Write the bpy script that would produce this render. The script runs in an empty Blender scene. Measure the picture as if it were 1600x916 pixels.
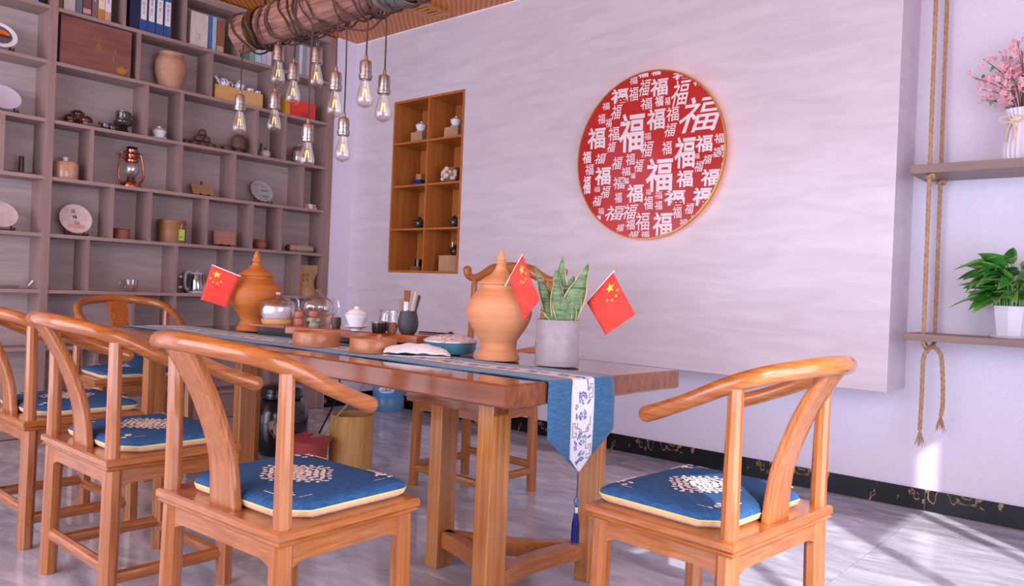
import bpy, math, random
from math import sin, cos, pi, sqrt, radians, hypot
from mathutils import Vector, Matrix
random.seed(7)
SC = bpy.context.scene
COL = SC.collection

# ------------------------------------------------------------------ camera
YAW, PITCH, ROLL, FPX = 0.859551, -0.0045175, 0.0411697, 1214.686
CAM = Vector((0, 0, 1.02))
FW = Vector((sin(YAW)*cos(PITCH), cos(YAW)*cos(PITCH), sin(PITCH)))
R0 = Vector((cos(YAW), -sin(YAW), 0)); U0 = R0.cross(FW)
RT = R0*cos(ROLL)+U0*sin(ROLL); UP = U0*cos(ROLL)-R0*sin(ROLL)
cd = bpy.data.cameras.new('camera'); cam = bpy.data.objects.new('camera', cd); COL.objects.link(cam)
cd.sensor_width = 36; cd.sensor_fit = 'HORIZONTAL'; cd.lens = FPX/1600*36; cd.clip_start = .02; cd.clip_end = 60
m = Matrix((RT, UP, -FW)).transposed().to_4x4(); m.translation = CAM; cam.matrix_world = m
SC.camera = cam

def ray(x, y): return FW + RT*((x-800)/FPX) - UP*((y-458)/FPX)
def at_x(x, y, X): d = ray(x, y); return CAM + d*((X-CAM.x)/d.x)
def at_y(x, y, Y): d = ray(x, y); return CAM + d*((Y-CAM.y)/d.y)
def at_z(x, y, Z): d = ray(x, y); return CAM + d*((Z-CAM.z)/d.z)
def at_d(x, y, D): return CAM + ray(x, y)*D
def mpp(P): return (Vector(P)-CAM).dot(FW)/FPX       # metres per photo pixel at a point

# ------------------------------------------------------------------ light
w = bpy.data.worlds.new('world'); SC.world = w; w.use_nodes = True
bg = w.node_tree.nodes['Background']; bg.inputs[0].default_value = (0.80, 0.83, 1.0, 1); bg.inputs[1].default_value = 5.2
sl = bpy.data.lights.new('sun', 'SUN'); so = bpy.data.objects.new('sun', sl); COL.objects.link(so)
sl.energy = 4.2; sl.angle = radians(.7); sl.color = (1, .95, .92)
SUN = Vector((.68*cos(radians(35)), .74*cos(radians(35)), -sin(radians(35))))
so.rotation_euler = SUN.to_track_quat('-Z', 'Y').to_euler(); so.location = (-3, -3, 5)
def portal(name, loc, rot, sx, sy):
    l = bpy.data.lights.new(name, 'AREA'); l.shape = 'RECTANGLE'; l.size = sx; l.size_y = sy
    o = bpy.data.objects.new(name, l); COL.objects.link(o); o.location = loc; o.rotation_euler = rot
    l.cycles.is_portal = True
portal('portal_door', (1.2, -1.05, 1.3), (pi/2, 0, 0), 2.6, 2.6)
portal('portal_window', (-2.45, 2.55, 1.5), (pi/2, 0, -pi/2), 5.1, 2.8)
SC.view_settings.view_transform = 'Standard'; SC.view_settings.look = 'None'
SC.view_settings.exposure = 0.36; SC.view_settings.gamma = 1.0
SC.view_settings.use_curve_mapping = False

# ------------------------------------------------------------------ materials
def lin(c):
    if isinstance(c, str):
        c = [int(c[i:i+2], 16)/255 for i in (0, 2, 4)]
    return tuple((v/12.92 if v <= .04045 else ((v+.055)/1.055)**2.4) for v in c) + (1,)
MATS = {}
def pm(name, c1, c2=None, sc=(6, 6, 6), rough=.5, metal=0, bump=0, coat=0, trans=0, detail=4, dist=0, lo=.35, hi=.65, ior=1.45, emis=None, es=0, alpha=1, spec=.5, sheen=0):
    if name in MATS: return MATS[name]
    m = bpy.data.materials.new(name); m.use_nodes = True; MATS[name] = m
    nt = m.node_tree; b = nt.nodes['Principled BSDF']; I = b.inputs
    I['Roughness'].default_value = rough; I['Metallic'].default_value = metal
    I['Coat Weight'].default_value = coat; I['Coat Roughness'].default_value = .08
    I['Transmission Weight'].default_value = trans; I['IOR'].default_value = ior; I['Alpha'].default_value = alpha
    I['Specular IOR Level'].default_value = spec; I['Sheen Weight'].default_value = sheen
    tc = nt.nodes.new('ShaderNodeTexCoord'); mp = nt.nodes.new('ShaderNodeMapping'); nz = nt.nodes.new('ShaderNodeTexNoise')
    mp.inputs['Scale'].default_value = sc; nz.inputs['Scale'].default_value = 1; nz.inputs['Detail'].default_value = detail
    nz.inputs['Distortion'].default_value = dist
    cr = nt.nodes.new('ShaderNodeValToRGB')
    c2 = c2 or c1
    cr.color_ramp.elements[0].color = lin(c1); cr.color_ramp.elements[1].color = lin(c2)
    cr.color_ramp.elements[0].position = lo; cr.color_ramp.elements[1].position = hi
    L = nt.links.new
    L(tc.outputs['Object'], mp.inputs[0]); L(mp.outputs[0], nz.inputs['Vector']); L(nz.outputs[0], cr.inputs[0]); L(cr.outputs[0], I['Base Color'])
    if bump:
        bp = nt.nodes.new('ShaderNodeBump'); bp.inputs['Strength'].default_value = bump; bp.inputs['Distance'].default_value = .004
        L(nz.outputs[0], bp.inputs['Height']); L(bp.outputs[0], I['Normal'])
    if emis: I['Emission Color'].default_value = lin(emis); I['Emission Strength'].default_value = es
    return m
def wood(name, c1, c2, axis, rough=.22, coat=.5, fine=110, long=3, bump=.0, lo=.3, hi=.7):
    sc = [fine]*3; sc['xyz'.index(axis)] = long
    return pm(name, c1, c2, sc, rough, coat=coat, detail=5, dist=.6, bump=bump, lo=lo, hi=hi)
def glass(name, tint='ffffff', k=.10, spread=.45):
    # thin-walled clear glass: transparent, with a Fresnel-weighted gloss
    if name in MATS: return MATS[name]
    m = bpy.data.materials.new(name); m.use_nodes = True; MATS[name] = m; nt = m.node_tree; nt.nodes.clear()
    o = nt.nodes.new('ShaderNodeOutputMaterial'); t = nt.nodes.new('ShaderNodeBsdfTransparent'); g = nt.nodes.new('ShaderNodeBsdfGlossy')
    x = nt.nodes.new('ShaderNodeMixShader'); lw = nt.nodes.new('ShaderNodeLayerWeight'); mr = nt.nodes.new('ShaderNodeMapRange')
    t.inputs[0].default_value = lin(tint); g.inputs['Roughness'].default_value = .04; lw.inputs[0].default_value = .5
    mr.inputs['To Min'].default_value = k; mr.inputs['To Max'].default_value = k+spread
    L = nt.links.new; L(lw.outputs['Facing'], mr.inputs[0]); L(mr.outputs[0], x.inputs[0]); L(t.outputs[0], x.inputs[1]); L(g.outputs[0], x.inputs[2]); L(x.outputs[0], o.inputs[0])
    return m

CH1, CH2 = '944f22', 'b6713a'
W_CX = wood('chair_wood_x', CH1, CH2, 'x'); W_CY = wood('chair_wood_y', CH1, CH2, 'y'); W_CZ = wood('chair_wood_z', CH1, CH2, 'z')
W_CH = pm('chair_wood_level', CH1, CH2, (9, 9, 130), .22, coat=.5, detail=5, dist=.5, lo=.3, hi=.7)
W_TY = pm('table_wood_y', '69371d', '93552f', (60, 2, 26), .14, coat=.7, detail=5, dist=.5, lo=.3, hi=.7); W_TZ = wood('table_leg_wood', '9c5c2c', 'c28145', 'z', .25, .4, 70, 2)
W_TE = wood('table_stretcher_wood', '985528', 'bc773e', 'x', .25, .4)
W_BX = wood('bookcase_wood', '937a76', 'a58b84', 'x', .5, 0, 30, 2.5); W_BZ = wood('bookcase_wood_z', '8b6f6a', '9d817a', 'z', .5, 0, 30, 2.5)
W_BK = wood('bookcase_back_wood', 'a18e8d', 'b5a3a1', 'x', .55, 0, 26, 2.5)
W_NY = wood('niche_wood', 'a8602a', 'bf763a', 'z', .35, .2, 30, 3)
WHITE = pm('white_ceramic', 'eceaf0', 'f4f2f8', rough=.15, coat=.4)
BLACK = pm('black_lacquer', '14120f', '221d1a', rough=.25, coat=.3)
DARKW = pm('dark_wood', '2c1712', '472820', (40, 40, 8), .35)
TERRA = pm('terracotta', 'cb8558', 'd8966a', (3, 3, 40), .6, bump=.05, detail=2)
TERRA2 = pm('far_terracotta', 'b86526', 'c57635', (3, 3, 40), .6, bump=.05, detail=2)
CLAY = pm('brown_clay', '8a5b46', '9c6c55', (20, 20, 20), .7)
GLASS = glass('clear_glass'); BULBG = glass('bulb_glass', 'fdfaf6', .06, .5)
PAPER = pm('white_paper', 'e6dcd8', 'efe6e2', rough=.8)
GOLD = pm('gold_paint', 'c9983e', 'd9ab52', rough=.3, metal=.8)
STEEL = pm('brushed_steel', 'b8b4b2', 'cbc7c5', rough=.25, metal=1)

# ------------------------------------------------------------------ geometry helpers
def catmull(pts, n=6):
    out = []
    P = [Vector(p) for p in pts]
    for i in range(len(P)-1):
        a, b, c, d = P[max(i-1, 0)], P[i], P[i+1], P[min(i+2, len(P)-1)]
        for k in range(n):
            t = k/n
            out.append(.5*((2*b)+(c-a)*t+(2*a-5*b+4*c-d)*t*t+(3*b-a-3*c+d)*t**3))
    out.append(P[-1]); return out
def lerp1(vals, t):
    x = t*(len(vals)-1); i = min(int(x), len(vals)-2); return vals[i]+(vals[i+1]-vals[i])*(x-i)
class MB:
    def __init__(s): s.v = []; s.f = []
    def add(s, vs, fs, M=None):
        o = len(s.v)
        s.v += [tuple(M @ Vector(p)) if M else tuple(p) for p in vs]
        s.f += [tuple(i+o for i in f) for f in fs]; return s
    def box(s, a, b, M=None):
        (x0, y0, z0), (x1, y1, z1) = a, b
        return s.add([(x0, y0, z0), (x1, y0, z0), (x1, y1, z0), (x0, y1, z0), (x0, y0, z1), (x1, y0, z1), (x1, y1, z1), (x0, y1, z1)],
              [(0, 3, 2, 1), (4, 5, 6, 7), (0, 1, 5, 4), (1, 2, 6, 5), (2, 3, 7, 6), (3, 0, 4, 7)], M)
    def lathe(s, prof, n=24, M=None, closed=False):
        vs = []; fs = []; k = len(prof)
        for r, z in prof:
            r = max(r, 1e-5)
            for i in range(n): a = 2*pi*i/n; vs.append((r*cos(a), r*sin(a), z))
        for j in range(k-1 if not closed else k):
            j2 = (j+1) % k
            for i in range(n): i2 = (i+1) % n; fs.append((j*n+i, j*n+i2, j2*n+i2, j2*n+i))
        if not closed:
            if prof[0][0] > 1e-4: fs.append(tuple(range(n-1, -1, -1)))
            if prof[-1][0] > 1e-4: fs.append(tuple((k-1)*n+i for i in range(n)))
        return s.add(vs, fs, M)
    def shell(s, prof, t=.002, n=24, M=None):      # open vessel: outer profile bottom->rim, returned inside
        inner = [(max(r-t, 0), z+(t if i == 0 else 0)) for i, (r, z) in enumerate(prof)][::-1]
        return s.lathe([(0, prof[0][1])]+list(prof)+inner+[(0, prof[0][1]+t)], n, M)
    def tube(s, pts, r, n=8, M=None, sq=1, up=None, capround=False):
        P = [Vector(p) for p in pts]; m = len(P)
        R = [r]*m if not isinstance(r, (list, tuple)) else [lerp1(r, i/(m-1)) for i in range(m)]
        if capround:
            d0 = (P[0]-P[1]).normalized(); d1 = (P[-1]-P[-2]).normalized(); e0 = []; e1 = []
            for a in (0.05, .45, .8, 1.2): e0.append((P[0]+d0*R[0]*cos(a), R[0]*sin(a))); e1.append((P[-1]+d1*R[-1]*cos(a), R[-1]*sin(a)))
            P = [e[0] for e in e0]+P+[e[0] for e in e1[::-1]]; R = [e[1] for e in e0]+R+[e[1] for e in e1[::-1]]; m = len(P)
        vs = []; fs = []; N = None
        for i in range(m):
            T = (P[min(i+1, m-1)]-P[max(i-1, 0)]).normalized()
            if N is None:
                N = Vector(up) if up else (Vector((0, 0, 1)) if abs(T.z) < .9 else Vector((1, 0, 0)))
            N = (N-T*N.dot(T)).normalized(); B = T.cross(N)
            for k in range(n):
                a = 2*pi*k/n; vs.append(P[i]+N*(R[i]*cos(a)*sq)+B*(R[i]*sin(a)))
        for i in range(m-1):
            for k in range(n): k2 = (k+1) % n; fs.append((i*n+k, i*n+k2, (i+1)*n+k2, (i+1)*n+k))
        fs.append(tuple(range(n-1, -1, -1))); fs.append(tuple((m-1)*n+k for k in range(n)))
        return s.add(vs, fs, M)
    def prism(s, poly, z0, z1, M=None):
        n = len(poly)
        vs = [(x, y, z0) for x, y in poly]+[(x, y, z1) for x, y in poly]
        fs = [tuple(range(n-1, -1, -1)), tuple(range(n, 2*n))]+[(i, (i+1) % n, n+(i+1) % n, n+i) for i in range(n)]
        return s.add(vs, fs, M)
    def layers(s, polys, zs, M=None):              # stacked outlines with equal vertex counts
        n = len(polys[0]); vs = [(x, y, z) for p, z in zip(polys, zs) for x, y in p]; fs = [tuple(range(n-1, -1, -1))]
        for j in range(len(polys)-1): fs += [(j*n+i, j*n+(i+1) % n, (j+1)*n+(i+1) % n, (j+1)*n+i) for i in range(n)]
        fs.append(tuple((len(polys)-1)*n+i for i in range(n))); return s.add(vs, fs, M)
    def grid(s, rows, M=None, thick=0):
        h = len(rows); wd = len(rows[0]); vs = [p for r in rows for p in r]
        fs = [(j*wd+i, j*wd+i+1, (j+1)*wd+i+1, (j+1)*wd+i) for j in range(h-1) for i in range(wd-1)]
        return s.add(vs, fs, M)
    def sphere(s, c, r, n=12, M=None, sz=1):
        k = max(n//2, 4); pr = [(r*sin(pi*j/k), -r*cos(pi*j/k)*sz) for j in range(k+1)]
        T = Matrix.Translation(c); return s.lathe(pr, n, (M @ T) if M else T)
    def build(s, name, mat, parent=None, smooth=35, bevel=0, solid=0, loc=None, seg=2):
        me = bpy.data.meshes.new(name); me.from_pydata([tuple(p) for p in s.v], [], s.f); me.update()
        me.materials.append(mat)
        if smooth:
            me.polygons.foreach_set('use_smooth', [True]*len(me.polygons)); me.set_sharp_from_angle(angle=radians(smooth))
        o = bpy.data.objects.new(name, me); COL.objects.link(o)
        if parent: o.parent = parent
        if loc: o.location = loc
        if solid:
            q = o.modifiers.new('solid', 'SOLIDIFY'); q.thickness = solid; q.offset = 0
        if bevel:
            q = o.modifiers.new('bevel', 'BEVEL'); q.width = bevel; q.segments = seg; q.limit_method = 'ANGLE'; q.angle_limit = radians(40)
        return o
def tag(o, label, cat, group=None, kind=None):
    if label: o['label'] = label
    if cat: o['category'] = cat
    if group: o['group'] = group
    if kind: o['kind'] = kind
    return o
def struct(o): o['kind'] = 'structure'; return o
def thing(name, label, cat, loc=(0, 0, 0), rz=0, group=None):
    o = bpy.data.objects.new(name, None); COL.objects.link(o); o.empty_display_size = .05
    o.location = loc; o.rotation_euler = (0, 0, rz); return tag(o, label, cat, group)
def lk(ob, name, parent):                           # another piece sharing the mesh of ob
    c = ob.copy(); c.name = name; COL.objects.link(c); c.parent = parent; return c
def copy_tree(o, parent=None):
    c = o.copy(); COL.objects.link(c); c.parent = parent
    for ch in list(o.children): copy_tree(ch, c)
    return c
TEXT = {}
def text_tris(body, bold=0.0):
    if (body, bold) in TEXT: return TEXT[(body, bold)]
    c = bpy.data.curves.new('glyph', 'FONT'); c.body = body; c.offset = bold; c.resolution_u = 3; c.align_x = 'LEFT'
    o = bpy.data.objects.new('glyph', c); COL.objects.link(o)
    me = bpy.data.meshes.new_from_object(o.evaluated_get(bpy.context.evaluated_depsgraph_get()))
    me.calc_loop_triangles()
    V = [(v.co.x, v.co.y) for v in me.vertices]; T = [tuple(t.vertices) for t in me.loop_triangles]
    xs = [p[0] for p in V] or [0, 1]; ys = [p[1] for p in V] or [0, 1]
    x0, x1, y0, y1 = min(xs), max(xs), min(ys), max(ys)
    V = [((x-(x0+x1)/2)/max(x1-x0, 1e-6), (y-(y0+y1)/2)/max(y1-y0, 1e-6)) for x, y in V]   # unit box about 0
    bpy.data.objects.remove(o); bpy.data.curves.remove(c); bpy.data.meshes.remove(me)
    TEXT[(body, bold)] = (V, T); return V, T
def text_obj(name, body, mat, parent, M, wd, ht, bold=0.0, shear=0):   # flat lettering: local x right, y up, facing local +z
    V, T = text_tris(body, bold)
    return MB().add([(x*wd+y*shear*wd, y*ht, 0) for x, y in V], T, M).build(name, mat, parent, 0)
def basis(o, ex, ey):
    ex = Vector(ex).normalized(); ey = Vector(ey).normalized(); ez = ex.cross(ey)
    M = Matrix((ex, ey, ez)).transposed().to_4x4(); M.translation = Vector(o); return M
def RX(a): return Matrix.Rotation(a, 4, 'X')
def RY(a): return Matrix.Rotation(a, 4, 'Y')
def RZ(a): return Matrix.Rotation(a, 4, 'Z')
def TR(*p): return Matrix.Translation(p if len(p) == 3 else p[0])

# ------------------------------------------------------------------ room
XS, XW, YB, ZC = 4.0, 4.32, 5.243, 2.997      # stone wall face, plaster wall face, bookcase face, ceiling
XL, YF = -2.4, -1.0                            # unseen wall with the added window, glazed front
PLAST = pm('plaster_white', 'dbd5e6', 'e2dcec', (120, 120, 120), .75, bump=.10, detail=6)
STONE = pm('pale_stone', 'cbbdc6', 'd8cdd5', (3, 2.2, 15), .3, detail=9, dist=.9, lo=.3, hi=.7)
BAMB = None
def bamboo_mat():
    m = bpy.data.materials.new('bamboo_ceiling'); m.use_nodes = True; nt = m.node_tree; b = nt.nodes['Principled BSDF']
    tc = nt.nodes.new('ShaderNodeTexCoord'); mp = nt.nodes.new('ShaderNodeMapping'); mp.inputs['Rotation'].default_value = (0, 0, radians(45))
    wv = nt.nodes.new('ShaderNodeTexWave'); wv.inputs['Scale'].default_value = 9; wv.inputs['Distortion'].default_value = 1.6; wv.inputs['Detail'].default_value = 2; wv.inputs['Detail Scale'].default_value = .4
    cr = nt.nodes.new('ShaderNodeValToRGB'); cr.color_ramp.elements[0].color = lin('b45d1c'); cr.color_ramp.elements[1].color = lin('da8536')
    bp = nt.nodes.new('ShaderNodeBump'); bp.inputs['Strength'].default_value = .5; bp.inputs['Distance'].default_value = .01
    L = nt.links.new; L(tc.outputs['Object'], mp.inputs[0]); L(mp.outputs[0], wv.inputs['Vector']); L(wv.outputs[0], cr.inputs[0]); L(cr.outputs[0], b.inputs['Base Color'])
    L(wv.outputs[0], bp.inputs['Height']); L(bp.outputs[0], b.inputs['Normal']); b.inputs['Roughness'].default_value = .4
    return m
BAMB = bamboo_mat()
def marble_mat():
    m = bpy.data.materials.new('grey_marble_tile'); m.use_nodes = True; nt = m.node_tree; b = nt.nodes['Principled BSDF']
    L = nt.links.new; N = nt.nodes.new
    oi = N('ShaderNodeObjectInfo'); tc = N('ShaderNodeTexCoord'); ad = N('ShaderNodeVectorMath'); ad.operation = 'ADD'
    sm = N('ShaderNodeVectorMath'); sm.operation = 'SCALE'; sm.inputs['Scale'].default_value = 40
    cb = N('ShaderNodeCombineXYZ')
    L(oi.outputs['Random'], cb.inputs[0]); L(oi.outputs['Random'], cb.inputs[1]); L(cb.outputs[0], sm.inputs[0]); L(tc.outputs['Object'], ad.inputs[0]); L(sm.outputs[0], ad.inputs[1])
    mp = N('ShaderNodeMapping'); mp.inputs['Rotation'].default_value = (0, 0, radians(9)); mp.inputs['Scale'].default_value = (3.6, 1.3, 1)
    L(ad.outputs[0], mp.inputs[0])
    n1 = N('ShaderNodeTexNoise'); n1.inputs['Scale'].default_value = 1.6; n1.inputs['Detail'].default_value = 7; n1.inputs['Distortion'].default_value = 2.0; L(mp.outputs[0], n1.inputs['Vector'])
    cr = N('ShaderNodeValToRGB'); e = cr.color_ramp.elements
    e[0].position = .28; e[0].color = lin('989ba9'); e[1].position = .75; e[1].color = lin('dee0ec'); x = e.new(.5); x.color = lin('b5b8c6')
    L(n1.outputs[0], cr.inputs[0])
    n2 = N('ShaderNodeTexNoise'); n2.inputs['Scale'].default_value = 2.3; n2.inputs['Detail'].default_value = 5; n2.inputs['Distortion'].default_value = 2; L(mp.outputs[0], n2.inputs['Vector'])
    c2 = N('ShaderNodeValToRGB'); f = c2.color_ramp.elements; f[0].position = .485; f[0].color = (0, 0, 0, 1); f[1].position = .5; f[1].color = (1, 1, 1, 1); g = f.new(.515); g.color = (0, 0, 0, 1)
    L(n2.outputs[0], c2.inputs[0])
    mx = N('ShaderNodeMix'); mx.data_type = 'RGBA'; mx.inputs['B'].default_value = lin('d8d4dc'); mu = N('ShaderNodeMath'); mu.operation = 'MULTIPLY'; mu.inputs[1].default_value = .45
    L(c2.outputs[0], mu.inputs[0]); L(mu.outputs[0], mx.inputs['Factor']); L(cr.outputs[0], mx.inputs['A']); L(mx.outputs['Result'], b.inputs['Base Color'])
    b.inputs['Roughness'].default_value = .07; b.inputs['Specular IOR Level'].default_value = .75
    return m
MARB = marble_mat()
BMARB = pm('black_marble', '0b0c10', '16171d', (5, 5, 14), .25, coat=.05, detail=6, spec=.35)
def vein_black():
    m = BMARB; nt = m.node_tree; b = nt.nodes['Principled BSDF']; L = nt.links.new; N = nt.nodes.new
    tc = N('ShaderNodeTexCoord'); nz = N('ShaderNodeTexNoise'); nz.inputs['Scale'].default_value = 7; nz.inputs['Detail'].default_value = 6; nz.inputs['Distortion'].default_value = 1.6
    L(tc.outputs['Object'], nz.inputs['Vector'])
    cr = N('ShaderNodeValToRGB'); e = cr.color_ramp.elements; e[0].position = .59; e[0].color = (0, 0, 0, 1); e[1].position = .61; e[1].color = (1, 1, 1, 1); q = e.new(.635); q.color = (0, 0, 0, 1)
    L(nz.outputs[0], cr.inputs[0]); old = b.inputs['Base Color'].links[0].from_socket
    mx = N('ShaderNodeMix'); mx.data_type = 'RGBA'; mx.inputs['B'].default_value = lin('b08a62'); L(cr.outputs[0], mx.inputs['Factor']); L(old, mx.inputs['A']); L(mx.outputs['Result'], b.inputs['Base Color'])
vein_black()
GROUT = pm('grout', '9a96a0', 'a6a2ab', rough=.8)

fl = struct(MB().box((XL-.2, YF-.2, -.08), (XW+.2, YB+.5, -.004)).build('floor', GROUT))
base_t = None; G = .0015
xs = [XW-.8*k for k in range(0, 9)]; ys = [.939+.8*k for k in range(-3, 7)]
for x1 in xs[:-1]:
    for y0 in ys[:-1]:
        a, b_, c_, d_ = max(x1-.8, XL)+G, min(x1, XW)-G, max(y0, YF)+G, min(y0+.8, YB)-G
        if b_-a < .02 or d_-c_ < .02: continue
        cx, cy = (a+b_)/2, (c_+d_)/2
        t = MB().box((a-cx, c_-cy, -.008), (b_-cx, d_-cy, 0)).build('tile', MARB, fl, 0); t.location = (cx, cy, 0)
struct(MB().box((XL-.2, YF-.2, ZC), (XW+.2, YB+.5, ZC+.1)).build('ceiling', BAMB, None, 0))
struct(MB().box((XW, YF-.2, -.05), (XW+.15, YB+.5, ZC)).build('wall_right', PLAST, None, 0))
wb = MB().box((XL-.2, YB+.23, -.05), (XW+.1, YB+.4, ZC)); wb.box((3.795, YB, 0), (XW, YB+.24, ZC-.001)); struct(wb.build('wall_back', PLAST, None, 0))
wf = MB().box((XL-.2, YF-.15, -.05), (-.1, YF, ZC)); wf.box((2.58, YF-.15, -.05), (XW+.1, YF, ZC)); wf.box((-.1, YF-.15, 2.62), (2.58, YF, ZC)); struct(wf.build('wall_front', PLAST, None, 0))
wl = MB().box((XL-.15, YF, -.05), (XL, .0, ZC)); wl.box((XL-.15, 5.1, -.05), (XL, YB+.3, ZC)); wl.box((XL-.15, 0, -.05), (XL, 5.1, .1)); wl.box((XL-.15, 0, 2.9), (XL, 5.1, ZC)); struct(wl.build('wall_left', PLAST, None, 0))
FRAME = pm('window_frame_grey', '6a6a70', '77777c', rough=.4)
d1 = MB()
for x in (-.1, .78, 1.66, 2.36): d1.box((x, YF-.1, 0), (x+.05, YF-.05, 2.62))
for z in (0, 2.57): d1.box((-.1, YF-.1, z), (2.58, YF-.05, z+.05))
d1.box((1.71, YF-.1, 1.95), (2.36, YF-.05, 2.57)); d1.box((2.41, YF-.1, 2.24), (2.58, YF-.05, 2.57))  # solid panels over these bays, added out of view to block sun
struct(d1.build('door_1', FRAME, None, 0))
w1 = MB()
for y in (0, 1.68, 3.38, 5.05): w1.box((XL-.1, y, .1), (XL-.05, y+.05, 2.9))
for z in (.1, 2.85): w1.box((XL-.1, 0, z), (XL-.05, 5.1, z+.05))
struct(w1.build('unseen_window_1', FRAME, None, 0))  # unseen window, added and sized large to brighten bookcase and left side
# stone-clad wall standing proud, with the niche left open
NY0, NY1, NZ0, NZ1 = 3.97, 4.742, 1.116, 2.454
YE = 1.056
st = MB()
st.box((XS, YE, .602), (XW, NY0, ZC-.001)); st.box((XS, NY1, .602), (XW, YB, ZC-.001))
st.box((XS, NY0, .602), (XW, NY1, NZ0)); st.box((XS, NY0, NZ1), (XW, NY1, ZC-.001)); st.box((XS+.29, NY0, NZ0), (XW, NY1, NZ1))
struct(st.build('wall_stone', STONE, None, 0))
# thin pale trim where the walls meet the ceiling
TRIMM = pm('pale_trim', 'efe3e6', 'f5ecee', rough=.5)
t1 = MB().box((XS-.012, YE, ZC-.012), (XS, YB-.012, ZC-.001)); t1.box((3.795, YB-.012, ZC-.012), (XS, YB, ZC-.001)); struct(t1.build('trim_1', TRIMM, None, 0))
# baseboards in tiles
br = struct(MB().box((XW-.003, YF, .001), (XW, YB, .104)).build('baseboard_right', GROUT, None, 0))
for y0 in ys[:-1]:
    c_, d_ = max(y0, YF)+.003, min(y0+.8, YB)-.003
    if d_-c_ > .02:
        t = MB().box((-.012, -(d_-c_)/2, 0), (0, (d_-c_)/2, .105)).build('tile', BMARB, br, 0, bevel=.002); t.location = (XW, (c_+d_)/2, .0005)
bb = struct(MB().box((3.8, YB-.012, .0005), (XW-.014, YB-.0005, .105)).build('baseboard_back', BMARB, None, 0, bevel=.002))
# ceiling vent
cv = thing('ceiling_vent', 'bamboo coloured louvred air vent set in the wooden ceiling', 'vent', (3.45, 4.14, ZC-.02))
VM = pm('vent_wood', 'b07440', 'c78b55', (4, 40, 4), .4)
f = MB()
for a, b_ in (((-.44, -.09, 0), (.44, -.065, .019)), ((-.44, .065, 0), (.44, .09, .019)), ((-.44, -.065, 0), (-.40, .065, .019)), ((.40, -.065, 0), (.44, .065, .019))): f.box(a, b_)
f.build('frame', VM, cv, 0)
s0 = None
for i in range(16):
    if s0 is None: s0 = MB().box((-.008, -.065, .0), (.008, .065, .004), RY(.5)).build('slat', VM, cv, 0); q = s0
    else: q = lk(s0, 'slat', cv)
    q.location = (-.375+.05*i, 0, .006)

# ------------------------------------------------------------------ bookcase
BKD = .2
bk = thing('bookcase', 'tall mauve brown wooden bookcase with offset open compartments along the back wall', 'bookcase', (0, 0, 0))
SZ = [.18, .53, .880, 1.223, 1.571, 1.919, 2.274, 2.603]; STH = .022; BTOP = 2.985
BX0, BX1 = .25, 3.79
MB().box((BX0, YB+BKD, .02), (BX1, YB+BKD+.015, BTOP)).build('back_panel', W_BK, bk, 0)
MB().box((BX0, YB+.02, .002), (BX1, YB+.035, .18)).build('plinth', W_BX, bk, 0)
MB().box((BX1-.055, YB-.004, .002), (BX1, YB+BKD, BTOP)).build('side_panel', W_BZ, bk, 0)
MB().box((BX0, YB-.002, BTOP-.05), (BX1-.055, YB+BKD, BTOP)).build('top_board', W_BX, bk, 0)
SX0, SX1 = 1.700, 1.745
MB().box((SX0, YB-.004, .002), (SX1, YB+BKD, BTOP-.05)).build('upright', W_BZ, bk, 0)
MB().box((BX0, YB-.004, .002), (BX0+.045, YB+BKD, BTOP-.05)).build('upright', W_BZ, bk, 0)
for z in SZ:
    for a, b_ in ((BX0+.045, SX0), (SX1, BX1-.055)):
        MB().box((a, YB, z), (b_, YB+BKD, z+STH)).build('shelf', W_BX, bk, 0)
ROWS = {7: [(195, 26), (290, 32), (374, 75), (457, 85)], 6: [(217, 97), (331, 115), (426, 125)],
        5: [(230.6, 150), (285, 176), (402.3, 194), (446.5, 202)], 4: [(5, 202), (144.8, 216), (283, 272), (367, 272), (473.6, 290)],
        3: [(176, 325), (234.7, 334), (323.6, 342), (394.3, 351), (439.3, 351)], 2: [(136.8, 412), (275.2, 421), (361.7, 412), (468.8, 407)],
        1: [(208, 480), (273, 482), (357, 500)], 0: [(150, 600), (300, 600), (420, 600)]}
for r, L_ in ROWS.items():
    z0 = SZ[r]+STH; z1 = SZ[r+1] if r < 7 else BTOP-.05
    for px, py in L_:
        x = at_y(px, py, YB).x
        MB().box((x-.0095, YB+.001, z0), (x+.0095, YB+BKD, z1)).build('divider', W_BZ, bk, 0)
def SH(r): return SZ[r]+STH                     # top of shelf r

# ------------------------------------------------------------------ niche cabinet
nc = thing('niche_cabinet', 'orange wooden eight compartment display niche set into the stone wall', 'cabinet', (XS, 0, 0))
DN = .285
MB().box((DN-.008, NY0+.001, NZ0+.001), (DN, NY1-.001, NZ1-.001)).build('back_panel', W_NY, nc, 0)
for y0, y1 in ((NY0+.001, NY0+.018), (NY1-.018, NY1-.001)): MB().box((-.006, y0, NZ0+.001), (DN, y1, NZ1-.001)).build('side_panel', W_NY, nc, 0)
for z0, z1 in ((NZ0+.001, NZ0+.018), (NZ1-.018, NZ1-.001)): MB().box((-.006, NY0+.018, z0), (DN-.008, NY1-.018, z1)).build('end_board', W_NY, nc, 0)
NYM = (NY0+NY1)/2-.01; NZS = [NZ0+.018]
MB().box((-.003, NYM-.008, NZ0+.018), (DN-.008, NYM+.008, NZ1-.018)).build('divider', W_NY, nc, 0)
for k in (1, 2, 3):
    z = NZ0+(NZ1-NZ0)*k/4; NZS.append(z+.008)
    for a, b_ in ((NY0+.018, NYM-.008), (NYM+.008, NY1-.018)): MB().box((-.003, a, z-.008), (DN-.008, b_, z+.008)).build('shelf', W_NY, nc, 0)

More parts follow.
